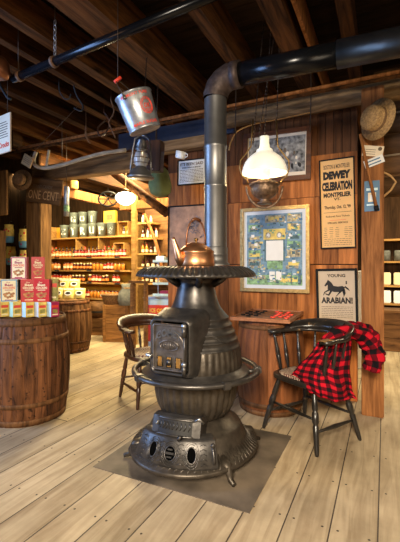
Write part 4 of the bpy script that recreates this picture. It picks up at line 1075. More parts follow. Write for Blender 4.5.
for s_ in (-1, 1):
    m = MB(); d = Vector((math.cos(la), math.sin(la), 0)) * s_
    m.tube([d * 0.128 + Vector((0, 0, -0.085)), d * 0.135 + Vector((0, 0, -0.05)), d * 0.172 + Vector((0, 0, -0.02)), d * 0.192 + Vector((0, 0, 0.04)), d * 0.188 + Vector((0, 0, 0.10)), d * 0.14 + Vector((0, 0, 0.16)), d * 0.105 + Vector((0, 0, 0.21)), d * 0.098 + Vector((0, 0, 0.30)), d * 0.09 + Vector((0, 0, 0.42))], 0.006, 'brass', 8)
    m.obj('harp_arm', hl)
pts_ = []
for i in range(17):
    a_ = PI * i / 16; pts_.append(Vector((math.cos(la), math.sin(la), 0)) * (-0.14 * math.cos(a_)) + Vector((0, 0, -0.10 - 0.165 * math.sin(a_))))
MB().tube(pts_, [0.008 + 0.002 * (i % 2) for i in range(17)], 'bronze', 8).obj('lower_bail', hl)
for (x0_, x1_) in ((-0.09, -0.03), (0.09, 0.10), (-0.045, 0.07), (0.0, 0.03)):
    m = MB(); A_ = Vector((math.cos(la), math.sin(la), 0)) * x0_ + Vector((0, 0, 0.22 if abs(x0_) > .08 else 0.28)); B_ = Vector((math.cos(la), math.sin(la), 0)) * x1_ + Vector((0, 0.08, 3.17 - LZ(173.5)))
    n = 30
    for i in range(n):
        p0 = A_.lerp(B_, i / n); p1 = A_.lerp(B_, (i + .85) / n); m.tube([p0, p1], 0.0055 if i % 2 else 0.0038, 'wire', 5)
    m.obj('chain', hl)
light('oil_lamp_flame', 'POINT', (lp.x, lp.y, LZ(180) + 0.03), 20, (1.0, 0.72, 0.38), radius=0.045)
# tan cord looping from the stovepipe
m = MB(); pts_ = [P(x_, y_, D_) for x_, y_, D_ in ((229, 150, 3.1), (231, 142, 3.2), (238, 131, 3.35), (255, 124, 3.45), (280, 119, 3.5), (312, 112, 3.5))]
o = MB().tube([p_ - pts_[0] for p_ in smooth_path(pts_, 24)], 0.006, 'cord_tan', 6).obj('power_cord', loc=pts_[0]); tag(o, 'tan cord curving along the log above the lamp', 'cord')
# ================================================================== GLOBE LIGHT (shop)
gp = P(125.5, 198, 5.0)
gl = thing('globe_ceiling_light', 'white schoolhouse glass globe light hanging in the shop', 'lamp', gp, 0)
MB().lathe([(0.045, 0.075), (0.06, 0.07), (0.10, 0.055), (0.132, 0.02), (0.13, -0.01), (0.10, -0.055), (0.05, -0.085), (0.001, -0.092)], 'globe_glass', 32).obj('globe', gl)
MB().lathe([(0.05, 0.07), (0.052, 0.10), (0.02, 0.12), (0.006, 0.13), (0.006, 0.80), (0.05, 0.80)], 'brass', 20).obj('fitter', gl)
light('globe_bulb', 'POINT', (gp.x, gp.y, gp.z - 0.16), 22, (1.0, 0.80, 0.45), radius=0.1)
# ================================================================== PAIL
p = P(145.5, 131, 2.45)
pl = thing('metal_pail', 'tilted galvanised pail with red lettering hanging from the ceiling', 'bucket', p, (Matrix.Rotation(ANG, 3, 'Z') @ Matrix.Rotation(-0.33, 3, 'Y') @ Matrix.Rotation(0.16, 3, 'X')).to_euler())
hp = 0.232; r0_, r1_ = 0.102, 0.116
MB().lathe([(0.001, 0.004), (r0_ - .003, 0.004), (r0_, 0), (r0_ + .002, 0.012), (r0_, 0.014), (r1_, hp - .012), (r1_ + .005, hp - .006), (r1_ + .003, hp), (r1_ - .003, hp - .004), (r0_, 0.02)], 'galvanised', 48).obj('pail_body', pl)
def bend(x, z, r_=0.107, rot=0.0):
    zz_ = z; rr2 = r0_ + (r1_ - r0_) * (zz_ / hp) + 0.0015; a_ = x / rr2 + rot; return (rr2 * math.sin(a_), -rr2 * math.cos(a_), zz_)
m = MB()
def pt_(s_, w_, h_, zc2, rot): m.text(s_, 'red_paint', w_, h_, Matrix(), 0.02, bend=lambda x, z: bend(x, z + zc2, rot=rot))
pt_('VERMONT PURE', 0.19, 0.018, 0.205, 0.05); pt_('MAPLE SUGAR', 0.17, 0.018, 0.03, 0.25)
for rr_ in (0.042, 0.034):
    pts_ = [bend(rr_ * math.cos(q * PI / 12), 0.125 + rr_ * 1.15 * math.sin(q * PI / 12), rot=0.62) for q in range(24)]
    m.tube(pts_, 0.0022, 'red_paint', 5, closed=True)
pt_('OK', 0.045, 0.03, 0.125, 0.62); pt_('10 LB', 0.04, 0.012, 0.10, 0.62)
o = m.obj('red_lettering', pl)
m = MB()
lug = Vector(bend(0, hp - .03, rot=-0.45)); m.sphere(lug, 0.014, 'iron', sc=(1, .5, 1)); lug2 = Vector((-lug.x, -lug.y, lug.z)); m.sphere(lug2, 0.014, 'iron', sc=(1, .5, 1)); m.obj('ear', pl)
apex = (lug + lug2) / 2 + Vector((-0.05, 0, 0.13))
m = MB().tube(smooth_path([lug, lug + Vector((-0.015, 0, .07)), lug.lerp(apex, .75) + Vector((-.02, 0, .03)), apex, lug2.lerp(apex, .6), lug2], 24), 0.0035, 'wire', 6); m.obj('bail', pl)
hdp = lug.lerp(apex, .75) + Vector((-.02, 0, .03))
MB().tube([hdp + Vector((-.012, 0, .0)), hdp + Vector((.035, 0.01, .018))], 0.011, 'red_paint', 8).obj('red_grip', pl)
PM = Matrix.Translation(p) @ (Matrix.Rotation(ANG, 4, 'Z') @ Matrix.Rotation(-0.33, 4, 'Y') @ Matrix.Rotation(0.16, 4, 'X'))
tp = PM @ (hdp + Vector((.012, 0.005, .009)))
o = MB().tube([(0, 0, 0), (0, 0, 3.17 - tp.z)], 0.003, 'wire', 5).obj('hanging_wire', loc=tp); tag(o, 'thin wire running from the red pail grip up to the beam', 'wire')
# ================================================================== LANTERN
p = P(140.5, 176, 3.05)
ln = thing('barn_lantern', 'old grey barn lantern hanging between the pail and the poster wall', 'lantern', p, (0.05, 0.06, 0.3))
MB().lathe([(0.001, -0.02), (0.105, -0.02), (0.112, -0.012), (0.10, 0.0), (0.075, 0.03), (0.07, 0.05), (0.045, 0.062), (0.04, 0.075)], 'pipe_grey', 32).obj('fuel_tank', ln)
MB().lathe([(0.04, 0.075), (0.055, 0.10), (0.06, 0.135), (0.05, 0.175), (0.038, 0.20)], 'lantern_glass', 24).obj('glass_chimney', ln)
MB().lathe([(0.045, 0.20), (0.05, 0.21), (0.035, 0.225), (0.045, 0.24), (0.03, 0.275), (0.036, 0.28), (0.001, 0.30)], 'pipe_grey', 24).obj('cap', ln)
for s_ in (-1, 1):
    MB().tube([(s_ * 0.085, 0, 0.02), (s_ * 0.082, 0, 0.10), (s_ * 0.07, 0, 0.22), (s_ * 0.06, 0, 0.29), (s_ * 0.02, 0, 0.32), (0, 0, 0.32)], 0.008, 'pipe_grey', 8).obj('side_tube', ln)
m = MB()
for z in (0.10, 0.14, 0.18): m.tube([(0.064 * math.cos(q * PI / 10), 0.064 * math.sin(q * PI / 10), z) for q in range(20)], 0.0025, 'wire', 5, closed=True)
m.obj('wire_guard', ln)
MB().tube([(0, 0, 0.32), (0, 0.02, 0.45), (0, 0.03, 3.17 - p.z)], 0.004, 'wire', 5).obj('hook_wire', ln)
# dark hanging box, green bag, white cup
p = P(154, 172, 3.5)
bxm = thing('wooden_box', 'dark brown wooden box hung behind the lantern', 'box', p, (0, 0.05, 0.2))
MB().box((0, 0, 0.14), (0.15, 0.1, 0.28), 'chair_brown', bev=0.006).obj('box_body', bxm)
MB().box((0.0, -0.053, 0.015), (0.02, 0.006, 0.012), 'steel').obj('latch', bxm)
MB().tube([(0, 0, 0.28), (0, 0, 3.17 - p.z)], 0.004, 'wire', 5).obj('hanging_wire', bxm)
p = P(161, 196, 3.9)
gb = thing('canvas_bag', 'green canvas bag hanging left of the poster wall', 'bag', p, (0, -0.05, 0.4))
def bag_(t_, j, r_, z): return r_ * (1 + 0.10 * math.sin(2 * t_) + 0.05 * math.sin(5 * t_ + j))
MB().lathe([(0.001, 0), (0.06, 0.0), (0.10, 0.03), (0.115, 0.10), (0.10, 0.19), (0.08, 0.26), (0.05, 0.29), (0.03, 0.30)], 'green_cloth', 26, bag_).obj('bag_body', gb)
MB().tube([(-0.04, 0, 0.28), (-0.02, 0, 0.42), (0, 0, 3.17 - p.z)], 0.007, 'wire', 6).obj('strap', gb)
p = P(180, 158, 3.75)
cu = thing('enamel_cup', 'small white enamel cup hanging above the small notice', 'cup', P(180, 158.5, 3.85), (0.1, 0.25, 0))
MB().lathe([(0.001, 0), (0.045, 0), (0.05, 0.005), (0.053, 0.07), (0.048, 0.07), (0.044, 0.01)], 'white_paint', 24).obj('cup_body', cu)
MB().tube([(0.05, 0, 0.06), (0.08, 0, 0.05), (0.08, 0, 0.03), (0.05, 0, 0.015)], 0.005, 'white_paint', 6).obj('handle', cu)
# ================================================================== CEILING RODS, PIPE, HOOKS
a = onY(13, 79, 1.94); b = onY(200, 1, 1.94)
d = (b - a); b = b + d * 0.25
bp_ = thing('black_iron_pipe', 'long black iron pipe slung under the joists at upper left', 'pipe', a)
MB().tube([(0, 0, 0), b - a], 0.030, 'pipe_black', 20).obj('pipe_tube', bp_)
for px2 in (20, 54):
    q = onY(px2, 79 - (px2 - 13) * 0.417, 1.94) - a
    MB().tube([q + Vector((-.012, 0, 0)), q + Vector((.012, 0, 0))], 0.038, 'rust', 18).obj('pipe_clamp', bp_)
q0 = onY(55, 62, 1.94)
m = MB()
for i in range(8):
    zc2 = 0.03 + i * 0.035; ax = 0 if i % 2 else 1
    m.tube([(0.010 * math.cos(k_ * PI / 5) * (1 - ax), 0.010 * math.cos(k_ * PI / 5) * ax, zc2 + 0.02 * math.sin(k_ * PI / 5)) for k_ in range(10)], 0.003, 'galvanised', 5, closed=True)
m.tube([(0, 0, 0.29), (0, 0, 3.17 - q0.z)], 0.004, 'wire', 5)
o = m.obj('hanger_chain', loc=q0); tag(o, 'short steel chain holding up the black pipe', 'chain')
q0 = onY(18.5, 74, 1.94)
o = MB().tube([(0, 0, 0), (0, 0, 3.17 - q0.z)], 0.005, 'wire', 5).obj('hanger_rod', loc=q0); tag(o, 'thin hanger rod at the left end of the black pipe', 'rod')
for k_, z in enumerate((2.69, 2.745)):
    o = MB().tube([(-4.9, 3.28 + 0.05 * k_, z - 0.02), (-2.5, 3.30 + 0.05 * k_, z), (0.9, 3.3 + 0.05 * k_, z + 0.02)], 0.017, 'post_wood' if k_ else 'joist_wood', 8).obj('wooden_pole')
    tag(o, ['lower', 'upper'][k_] + ' of two thin wooden poles crossing under the joists', 'pole', None)
for xx in (-4.2, -2.2, -1.5, 0.3):
    o = MB().box((xx, 3.32, 2.82), (0.03, 0.14, 0.22), 'joist_wood').obj('pole_bracket'); tag(o, {-4.2: 'wooden bracket at the left end of the thin poles', -2.2: 'wooden bracket above the thin poles near the lantern', -1.5: 'wooden bracket above the thin poles right of the stovepipe', 0.3: 'dark bracket on the thin poles above the straw hat'}[xx], 'bracket')
# curved grey pole
pts_ = [P(x_, y_, 4.4) for x_, y_ in ((36, 152), (33.5, 160), (36, 166), (46, 168), (62, 165), (85, 158), (105, 153), (126, 150))]
o = MB().tube([p_ - pts_[0] for p_ in smooth_path(pts_, 30)], 0.022, 'grey_wood', 10).obj('bent_pole', loc=pts_[0]); tag(o, 'pale bent wooden pole lying over the hewn beam', 'pole')
bpo = o; q_ = [P(49, 150, 4.40) - bpo.location, P(46, 168, 4.40) - bpo.location]
MB().tube(q_, 0.014, 'grey_wood', 6).obj('rung', bpo)
for x_, y_ in ((62, 165), (118, 151)):
    q_ = P(x_, y_, 4.4) - bpo.location; MB().tube([q_, Vector((q_.x, q_.y, 3.17 - bpo.location.z))], 0.004, 'wire', 5).obj('hanging_wire', bpo)
# tangled harness hooks
def hook(lab, pts, r, mat='iron_dark', name='iron_hook', cat='hook'):
    P_ = [P(*q) for q in pts]; P_ = [Vector((P_[0].x, P_[0].y, max(3.17, P_[0].z + .1))), P_[0] + Vector((0, 0, .05))] + P_; o = MB().tube([p_ - P_[0] for p_ in [P_[0], P_[1]] + smooth_path(P_[2:], 24)], [0.0025, 0.0025] + [r] * 24, mat, 6).obj(name, loc=P_[0]); return tag(o, lab, cat)
hook('bent iron hook hanging below the black pipe', [(59, 86, 3.5), (60, 92, 3.5), (64, 98, 3.5), (69, 99, 3.5), (71, 94, 3.5)], 0.007)
hook('curved iron hook with a turned-up end, right of the other hook', [(74, 87, 3.5), (77, 96, 3.5), (83, 106, 3.5), (81, 111, 3.5), (74, 108, 3.5)], 0.008)
hook('dark leather strap coiled at the ends of the pole ladder', [(104, 112, 4.1), (110, 122, 4.1), (106, 132, 4.1), (100, 136, 4.1), (98, 128, 4.1), (106, 120, 4.1)], 0.009, 'chair_brown', 'leather_strap', 'strap')
hook('hanging coil of rusty chain left of the pail', [(111, 100, 3.8), (114, 112, 3.8), (109, 122, 3.8), (112, 130, 3.8), (115, 137, 3.8)], 0.008, 'rust', 'rusty_chain', 'chain')
hook('rusty iron bolt hanging from the thin poles left of the pail', [(86, 128, 4.0), (86, 136, 4.0), (90, 143, 4.0)], 0.010, 'rust', 'iron_bolt', 'bolt')
hook('dark iron pulley strap at the far left edge under the joists', [(0, 85, 3.45), (4, 92, 3.45), (8, 98, 3.45), (11, 99, 3.45)], 0.012, 'iron_dark', 'iron_strap', 'strap')
p = P(-1, 66, 2.75)
o = MB().lathe([(0.001, 0), (0.06, 0.0), (0.075, 0.03), (0.07, 0.10), (0.04, 0.14), (0.001, 0.15)], 'copper_dark', 24).obj('copper_bell', loc=(p.x, p.y, p.z - .08)); tag(o, 'round brown copper vessel cut off by the left edge near the pipe', 'pot')
for (x_, y0_, y1_, lab) in ((235, 108, 146, 'leftmost thin wire hanging beside the lamp chains'), (310, 108, 132, 'short wire hanging over the engraving frame')):
    a = P(x_, y0_, 3.3); b = P(x_, y1_, 3.3); a.z = 3.17
    o = MB().tube([(0, 0, 0), (0.01, 0, (b.z - a.z) / 2), (0, 0, b.z - a.z)], 0.005, 'wire', 5).obj('hanging_wire', loc=a); tag(o, lab, 'wire')
# ================================================================== SIGNS AT LEFT
a = P(4, 134, 3.4)
sg = thing('hanging_sign', 'white printed board hanging at the upper left edge', 'sign', a, (0, 0.0, -0.15))
MB().box((-0.04, 0, 0), (0.30, 0.012, 0.34), 'paper_cream').obj('board', sg)
m = MB()
for q in range(7): m.box((-0.04 + random.uniform(-.02, .01), -0.0068, 0.10 - q * 0.022), (0.22, 0.001, 0.007), 'ink_soft')
m.text('Crocks', 'red_paint', 0.17, 0.05, T(0.01, -0.0075, -0.10) , 0.03); m.obj('lettering', sg)
for s_ in (-.1, .06): MB().tube([(s_, 0, 0.17), (s_, 0, 3.17 - a.z)], 0.003, 'wire', 5).obj('hanging_wire', sg)
p = P(27.5, 161, 4.3)
tg = thing('wooden_tag', 'small tilted brown wooden tag below the white hanging board', 'sign', p, (0, 0.5, 0))
MB().box((0, 0, 0), (0.16, 0.012, 0.12), 'worn_wood').obj('board', tg)
m = MB()
for q in range(4): m.box((0, -0.007, 0.035 - q * 0.02), (0.11, 0.001, 0.005), 'ink_soft')
m.obj('lettering', tg)
MB().tube([(0, 0, 0.05), (0.55, 0, 0.99)], 0.003, 'wire', 5).obj('string', tg)
# ONE CENT sign
pc = P(44.5, 191, 5.0)
sg = thing('carved_wooden_sign', 'dark carved ONE CENT wooden sign on the broad post', 'sign', pc, (0, 0.14, 0.28))
MB().box((0, 0, 0), (0.50, 0.03, 0.33), 'sign_wood', bev=0.006).obj('board', sg)
m = MB(); m.text('ONE CENT', 'cord_tan', 0.43, 0.115, T(0, -0.0165, -0.06), 0.0); m.text('PENNY CANDY', 'ink_soft', 0.28, 0.045, T(-0.02, -0.0165, 0.05), 0.01); m.obj('lettering', sg)
# tall narrow panel at far left
pc = P(3, 193, 4.8)
o = MB().box((0, 0, 0), (0.16, 0.03, 0.56), 'rough_post', bev=0.004).obj('plain_wooden_sign', loc=pc); tag(o, 'narrow brown wooden panel at the left edge beside the dark hat', 'panel')
pc = P(0.5, 300, 5.0)
o = MB().box((pc.x, pc.y, 0.85), (0.10, 0.08, 1.7), 'rough_post').obj('rack_post'); tag(o, 'slim upright of the bag rack at the left edge', 'post')
# hanging bags
def popcorn_bag(lab, pc):
    p = onY(pc[0], pc[1] + 1, 4.05); t = thing('snack_bag', lab, 'bag', p, (0, 0, 0.4), 'patterned paper bags hanging on the dark wall')
    def rf(t_, j, r_, z): return r_ * (1 + .15 * math.cos(2 * t_))
    MB().lathe([(0.001, 0), (0.045, 0.002), (0.055, 0.02), (0.058, 0.09)], 'blue_box', 16, rf).obj('bag_base', t)
    MB().lathe([(0.058, 0.09), (0.057, 0.18), (0.05, 0.22), (0.052, 0.25)], 'chart_yellow', 16, rf).obj('bag_body', t)
    for q in range(5): MB().sphere((random.uniform(-.035, .035), -0.046, random.uniform(.03, .2)), 0.014, random.choice(['red_paint', 'crimson', 'chart_green']), 8, (1, .3, 1)).obj('printed_flower', t)
    MB().tube([(0, 0.0, .245), (0, 0.02, .30), (0, 0.09, .305)], 0.004, 'wire', 5).obj('peg', t)
    t.scale = (1.15,) * 3
    return t
for pc, l in (((9, 242), 'topmost left patterned bag of blue and yellow hanging on the dark wall'), ((24, 247), 'patterned blue and yellow bag hanging right, next to the broad post'), ((11, 264), 'patterned bag hanging lower left behind the boxes'), ((24.5, 268), 'patterned bag hanging lower right, just above the boxes')): popcorn_bag(l, pc)
# ================================================================== CRACKER BOXES ON BARREL
ZB = 0.834
def cbox(name, lab, pos, dims, yaw, face, side, art, grp, top=None):
    t = thing(name, lab, 'box', pos, yaw, grp)
    w_, d_, h_ = dims
    m = MB(); x, y = w_ / 2, d_ / 2
    v = [(-x, -y, 0), (x, -y, 0), (x, y, 0), (-x, y, 0), (-x, -y, h_), (x, -y, h_), (x, y, h_), (-x, y, h_)]
    m.add(v, [(0, 1, 5, 4)], face); m.add(v, [(1, 2, 6, 5), (3, 0, 4, 7)], side); m.add(v, [(2, 3, 7, 6), (0, 3, 2, 1)], face); m.add(v, [(4, 5, 6, 7)], top or face)
    m.obj('carton', t)
    a = MB(); art(a, w_, h_, -y - 0.0012); a.obj('front_print', t)
    return t
def art_big(base, txt, frame_=None):
    def f(a, w_, h_, y):
        if frame_:
            a.box((0, y + .0004, h_ / 2), (w_ * .97, .0006, h_ * .97), frame_); a.box((0, y, h_ / 2), (w_ * .84, .0008, h_ * .88), base)
        a.text('Our', txt, w_ * .25, h_ * .07, T(-.05 * w_, y - .001, h_ * .86), .01)
        a.text('Best', txt, w_ * .5, h_ * .11, T(0, y - .001, h_ * .75), .04)
        a.text('CRACKERS', txt if base != 'cream' else 'red_paint', w_ * .74, h_ * .10, T(0, y - .001, h_ * .62), .03)
        a.box((0, y - .0005, h_ * .52), (w_ * .5, .0008, h_ * .03), txt)
        for q in range(9):
            cx_ = (-.27 + .135 * (q % 5)) * w_; cz_ = h_ * (.36 if q < 5 else .22) + h_ * .03 * ((q * 7) % 3 - 1); rr_ = w_ * .085
            if q >= 5: cx_ = (-.2 + .135 * (q - 5)) * w_
            a.poly([(cx_ + rr_ * math.cos(k_ * PI / 6), y - .0008 - q * 1e-5, cz_ + rr_ * math.sin(k_ * PI / 6)) for k_ in range(12)], 'box_brown')
        a.box((0, y - .0006, h_ * .08), (w_ * .5, .0008, h_ * .035), txt)
    return f
def art_small(a, w_, h_, y):
    a.box((0, y, h_ * .7), (w_ * .8, .0008, h_ * .18), 'red_paint'); a.box((0, y, h_ * .38), (w_ * .6, .0008, h_ * .25), 'olive'); a.box((0, y, h_ * .15), (w_ * .7, .0008, h_ * .08), 'cream')
cy = ANG
D0 = 3.07
LOW = [(-11, 'olive', 'pale_blue', 'small yellow carton'), (3, 'chart_yellow', 'crimson', 'small yellow-fronted carton with crimson side'), (15.5, 'chart_yellow', 'mint', 'small yellow-fronted carton with mint side'), (28, 'chart_yellow', 'pale_blue', 'small yellow-fronted carton with pale blue side'), (40.5, 'chart_yellow', 'mat_white', 'small yellow-fronted carton with white side'), (53, 'crimson', 'pale_blue', 'small crimson carton with pale blue side')]
wh_ = ['at the left picture edge', 'under the cream box with blue sides', 'between cream and red boxes', 'under the left red box', 'under the right red box', 'at the right end of the bottom row']
hs = 0.118
for (cx_, f_, s_, n_), w_ in zip(LOW, wh_):
    dd = 3.06 + abs(cx_ - 28) * 0.001
    p = P(cx_, 265, dd)
    cbox('cracker_carton', n_ + ' ' + w_, (p.x, p.y, ZB), (0.068, 0.068, hs), cy + 0.85, f_, s_, art_small, 'small cartons in the bottom row on the barrel')
for r_ in range(1):
    for k_, cx_ in enumerate((5, 20, 35, 48)):
        p = P(cx_, 265, 3.19); cbox('cracker_carton', 'small yellow carton hidden in the second rank of the bottom row, supporting the tall boxes', (p.x, p.y, ZB), (0.085, 0.085, hs), cy + 0.1, 'chart_yellow', 'mint', art_small, 'rear small cartons on the barrel')
MID = [(9.5, 'cream', 'blue_box', 'blue_box', 'tall cream cracker box with blue edges, at left in the middle row', 'crimson'), (29.3, 'red_box', 'crimson', None, 'tall red cracker box in the centre of the middle row', 'cream'), (42.8, 'red_box', 'crimson', None, 'tall red cracker box at the right in the middle row', 'cream')]
hm = 0.182
for cx_, f_, s_, fr_, lab, tx in MID:
    p = P(cx_, 265, 3.11); cbox('cracker_box', lab, (p.x, p.y, ZB + hs), (0.122, 0.055, hm), cy + (0.32 if cx_ < 35 else 0.05), f_, s_, art_big(f_, tx, fr_), 'tall cracker boxes stacked on the barrel')
for cx_, l_ in ((-6, 'olive green box at the left edge of the middle row'), (52, 'olive green box behind the right red box')):
    p = P(cx_, 265, 3.2); cbox('cracker_box', l_, (p.x, p.y, ZB + hs), (0.10, 0.055, hm), cy + 0.3, 'olive', 'chart_yellow', art_small, 'tall cracker boxes stacked on the barrel')
TOP = [(19.8, 'cream', 'crimson', 'crimson', 'tall cream cracker box with red border, top of the pyramid', 'crimson'), (38.2, 'red_box', 'crimson', None, 'tall red cracker box alone at the right on the top row', 'cream')]
for cx_, f_, s_, fr_, lab, tx in TOP:
    p = P(cx_, 265, 3.12); cbox('cracker_box', lab, (p.x, p.y, ZB + hs + hm), (0.120 if cx_ < 30 else 0.1, 0.055, hm), cy + (0.12 if cx_ < 30 else 0.35), f_, s_, art_big(f_, tx, fr_), 'tall cracker boxes stacked on the barrel')
# snack bags on back barrel
k2 = 0
plain('bag_yellow', (0.85, 0.66, 0.18), 0.45, 0, 0.2, 14)
for (cx_, D_, zz_, l_) in ((58, 5.5, 0.0, 'left'), (68, 5.42, 0.0, 'middle'), (79, 5.45, 0.0, 'right'), (63, 5.65, 0.12, 'upper left'), (74, 5.68, 0.12, 'upper right')):
    p = P(cx_, 265, D_); t = thing('snack_bag', l_ + ' yellow and white snack bag heaped on the second barrel', 'bag', (p.x, p.y, 0.752 + zz_), (0.0, 0, ANG + random.uniform(-.3, .3)), 'yellow snack bags on the second barrel')
    M_ = RX(-0.35)
    vs = []; 
    for j in range(9):
        for i in range(12):
            a_ = 2 * PI * i / 12; v = j / 8; pf_ = math.sin(PI * (0.06 + 0.88 * v)) ** .6
            vs.append((0.082 * math.cos(a_) * (0.9 + .1 * math.cos(4 * a_)), 0.035 * math.sin(a_) * pf_, 0.012 + v * 0.16 + .006 * math.sin(3 * a_)))
    m = MB(); m.add(vs, [(j * 12 + i, j * 12 + (i + 1) % 12, j * 12 + 12 + (i + 1) % 12, j * 12 + 12 + i) for j in range(8) for i in range(12)] + [tuple(range(12)), tuple(96 + i for i in range(12))], 'bag_yellow', True, None, M_); m.obj('bag_body', t)
    m = MB(); m.poly([(0.05 * math.cos(q * PI / 8), -0.037, 0.09 + 0.035 * math.sin(q * PI / 8)) for q in range(16)], 'white_paint', M_); m.poly([(0.035 * math.cos(q * PI / 8), -0.038, 0.09 + 0.018 * math.sin(q * PI / 8)) for q in range(16)], 'ink', M_); m.box((0, -0.036, 0.15), (0.12, .001, .02), 'white_paint', M=M_); m.obj('print', t)
# ================================================================== SHOP SHELVES
SYB = 6.0
sx0, sx1 = onY(44, 265, SYB).x, onY(133, 265, SYB).x
shf = thing('display_shelf', 'pale wooden display shelves with yellow backing in the shop', 'shelf', (0, 0, 0))
def zat(y, px=95): return onY(px, y, SYB).z
Zc1 = zat(236.5, 95)         # shelf under bottom row of cans
Zc2 = zat(223.5, 80)
Z1, Z2, Z3, Z4 = zat(257), zat(270), zat(282), zat(297)
MB().box(((sx0 + sx1) / 2, SYB + 0.36, 1.05), (sx1 - sx0, 0.02, 2.1), 'yellow_back').obj('back_panel', shf)
def shelfb(z, d, yo, x0=None, x1=None, th=0.03):
    x0 = sx0 if x0 is None else x0; x1 = sx1 if x1 is None else x1
    MB().box(((x0 + x1) / 2, SYB + yo + d / 2, z - th / 2), (x1 - x0, d, th), 'shelf_wood').obj('shelf_board', shf)
shelfb(Zc1, 0.34, 0.0)
shelfb(Zc2, 0.10, 0.22, onY(58, 265, SYB).x, onY(117, 265, SYB).x, 0.02)
shelfb(Z1, 0.40, -0.06); shelfb(Z2, 0.44, -0.10); shelfb(Z3, 0.48, -0.14); shelfb(Z4, 0.52, -0.18); shelfb(0.42, 0.5, -0.16)
for px2 in (44, 75.5, 98, 133):
    X_ = onY(px2, 265, SYB).x
    MB().box((X_, SYB + 0.18, (Zc1 + Z1) / 2 if px2 not in (44, 133) else 1.05), (0.028, 0.33, (Zc1 - Z1) if px2 not in (44, 133) else 2.1), 'shelf_wood').obj('divider', shf)
m = MB()
for z in (Z1, Z2, Z3):
    for px2 in (62, 94, 122):
        X_ = onY(px2, 265, SYB).x; o = MB().box((X_, SYB - 0.145, z - 0.012), (0.13, 0.003, 0.028), 'ink').obj('price_tag', shf)
# cans
def can(lab, letter, px2, z, yo, grp):
    p = onY(px2, 265, SYB + yo); t = thing('tin_pail', lab, 'bucket', (p.x, SYB + yo, z), 0, grp)
    h, ra, rb_ = 0.275, 0.078, 0.098
    MB().lathe([(0.001, 0), (ra, 0), (rb_, h - .01), (rb_ + .004, h - .005), (rb_, h), (rb_ - .006, h - .006), (ra - .004, .01), (0.001, .01)], 'tin_can', 32).obj('pail_body', t)
    def bd(x, z_):
        rr2 = ra + (rb_ - ra) * (z_ + .13) / h + .0015; a_ = x / rr2 + 0.50; return (rr2 * math.sin(a_), -rr2 * math.cos(a_), z_ + .13)
    MB().text(letter, 'white_paint', 0.10, 0.155, Matrix(), .03, bend=bd).obj('letter', t)
    return t
for L_, px2 in zip('GOT', (74, 83, 92.5)): can('grey tin pail in the upper row lettered ' + L_, L_, px2, Zc2, 0.27, 'lettered tin pails in the upper row')
for L_, px2, l2 in zip('SYRUP?', (64.5, 74, 83.5, 92.5, 102, 111.5), ('S', 'Y', 'R', 'U', 'P', 'a question mark')): can('grey tin pail in the lower row lettered ' + l2, L_, px2, Zc1, 0.10, 'lettered tin pails in the lower row')
# jars: prototype per kind
def jar(body, lid, h=0.15, r=0.039, label='cream'):
    t = bpy.data.objects.new('jam_jar', None); C.objects.link(t)
    MB().lathe([(0.001, 0), (r, 0.0), (r, h * .78), (r * .8, h * .86)], body, 12).obj('jar_body', t)
    MB().lathe([(r * .86, h * .85), (r * .88, h), (0.001, h)], lid, 12).obj('lid', t)
    if label: MB().lathe([(r + .001, h * .25), (r + .001, h * .55)], label, 12).obj('paper_label', t)
    return t
PROT = {}
KIND = {'jam_dark': ('lid_gold', 'orange'), 'jam_red': ('jam_dark', 'cream'), 'honey': ('jam_dark', None), 'green_jar': ('lid_gold', 'paper_white'), 'orange': ('jam_dark', 'cream')}
def put_jar(kind, x, y, z, lab, grp, sc=1.0):
    if kind not in PROT:
        t = jar(kind, *([KIND[kind][0]]), label=KIND[kind][1]); PROT[kind] = t
    else: t = copy_tree(PROT[kind])
    t.location = (x, y, z); t.scale = (sc, sc, sc); tag(t, lab, 'jar', grp)
nm = {'jam_dark': 'dark preserve', 'jam_red': 'red jam', 'honey': 'amber honey', 'green_jar': 'green pickle', 'orange': 'orange relish'}
rows = [(Z1, -0.02, 'top jar shelf', ['orange', 'orange', 'orange', 'jam_red', 'jam_red', 'jam_red', 'orange', 'jam_red']),
        (Z2, -0.06, 'second jar shelf', ['honey', 'orange', 'orange', 'jam_dark', 'jam_dark', 'honey', 'jam_red', 'honey']),
        (Z3, -0.10, 'third jar shelf', ['orange', 'jam_red', 'orange', 'jam_dark', 'jam_dark', 'jam_red', 'jam_dark', 'jam_red']),
        (Z4, -0.14, 'lowest jar shelf', ['orange', 'honey', 'honey', 'jam_dark', 'jam_red', 'honey', 'orange', 'honey'])]
rnd = random.Random(3)
for z, yo, rn, seq in rows:
    x = sx0 + 0.07; n = int((sx1 - sx0 - 0.1) / 0.088)
    for i in range(n):
        k_ = seq[min(7, int(i / n * 8))]
        if rnd.random() < 0.06: x += 0.088; continue
        put_jar(k_, x, SYB + yo + rnd.uniform(-.01, .01), z, 'small %s jar in the front row of the %s' % (nm[k_], rn), '%s jars on the %s' % (nm[k_], rn), rnd.uniform(.9, 1.05)); x += 0.088
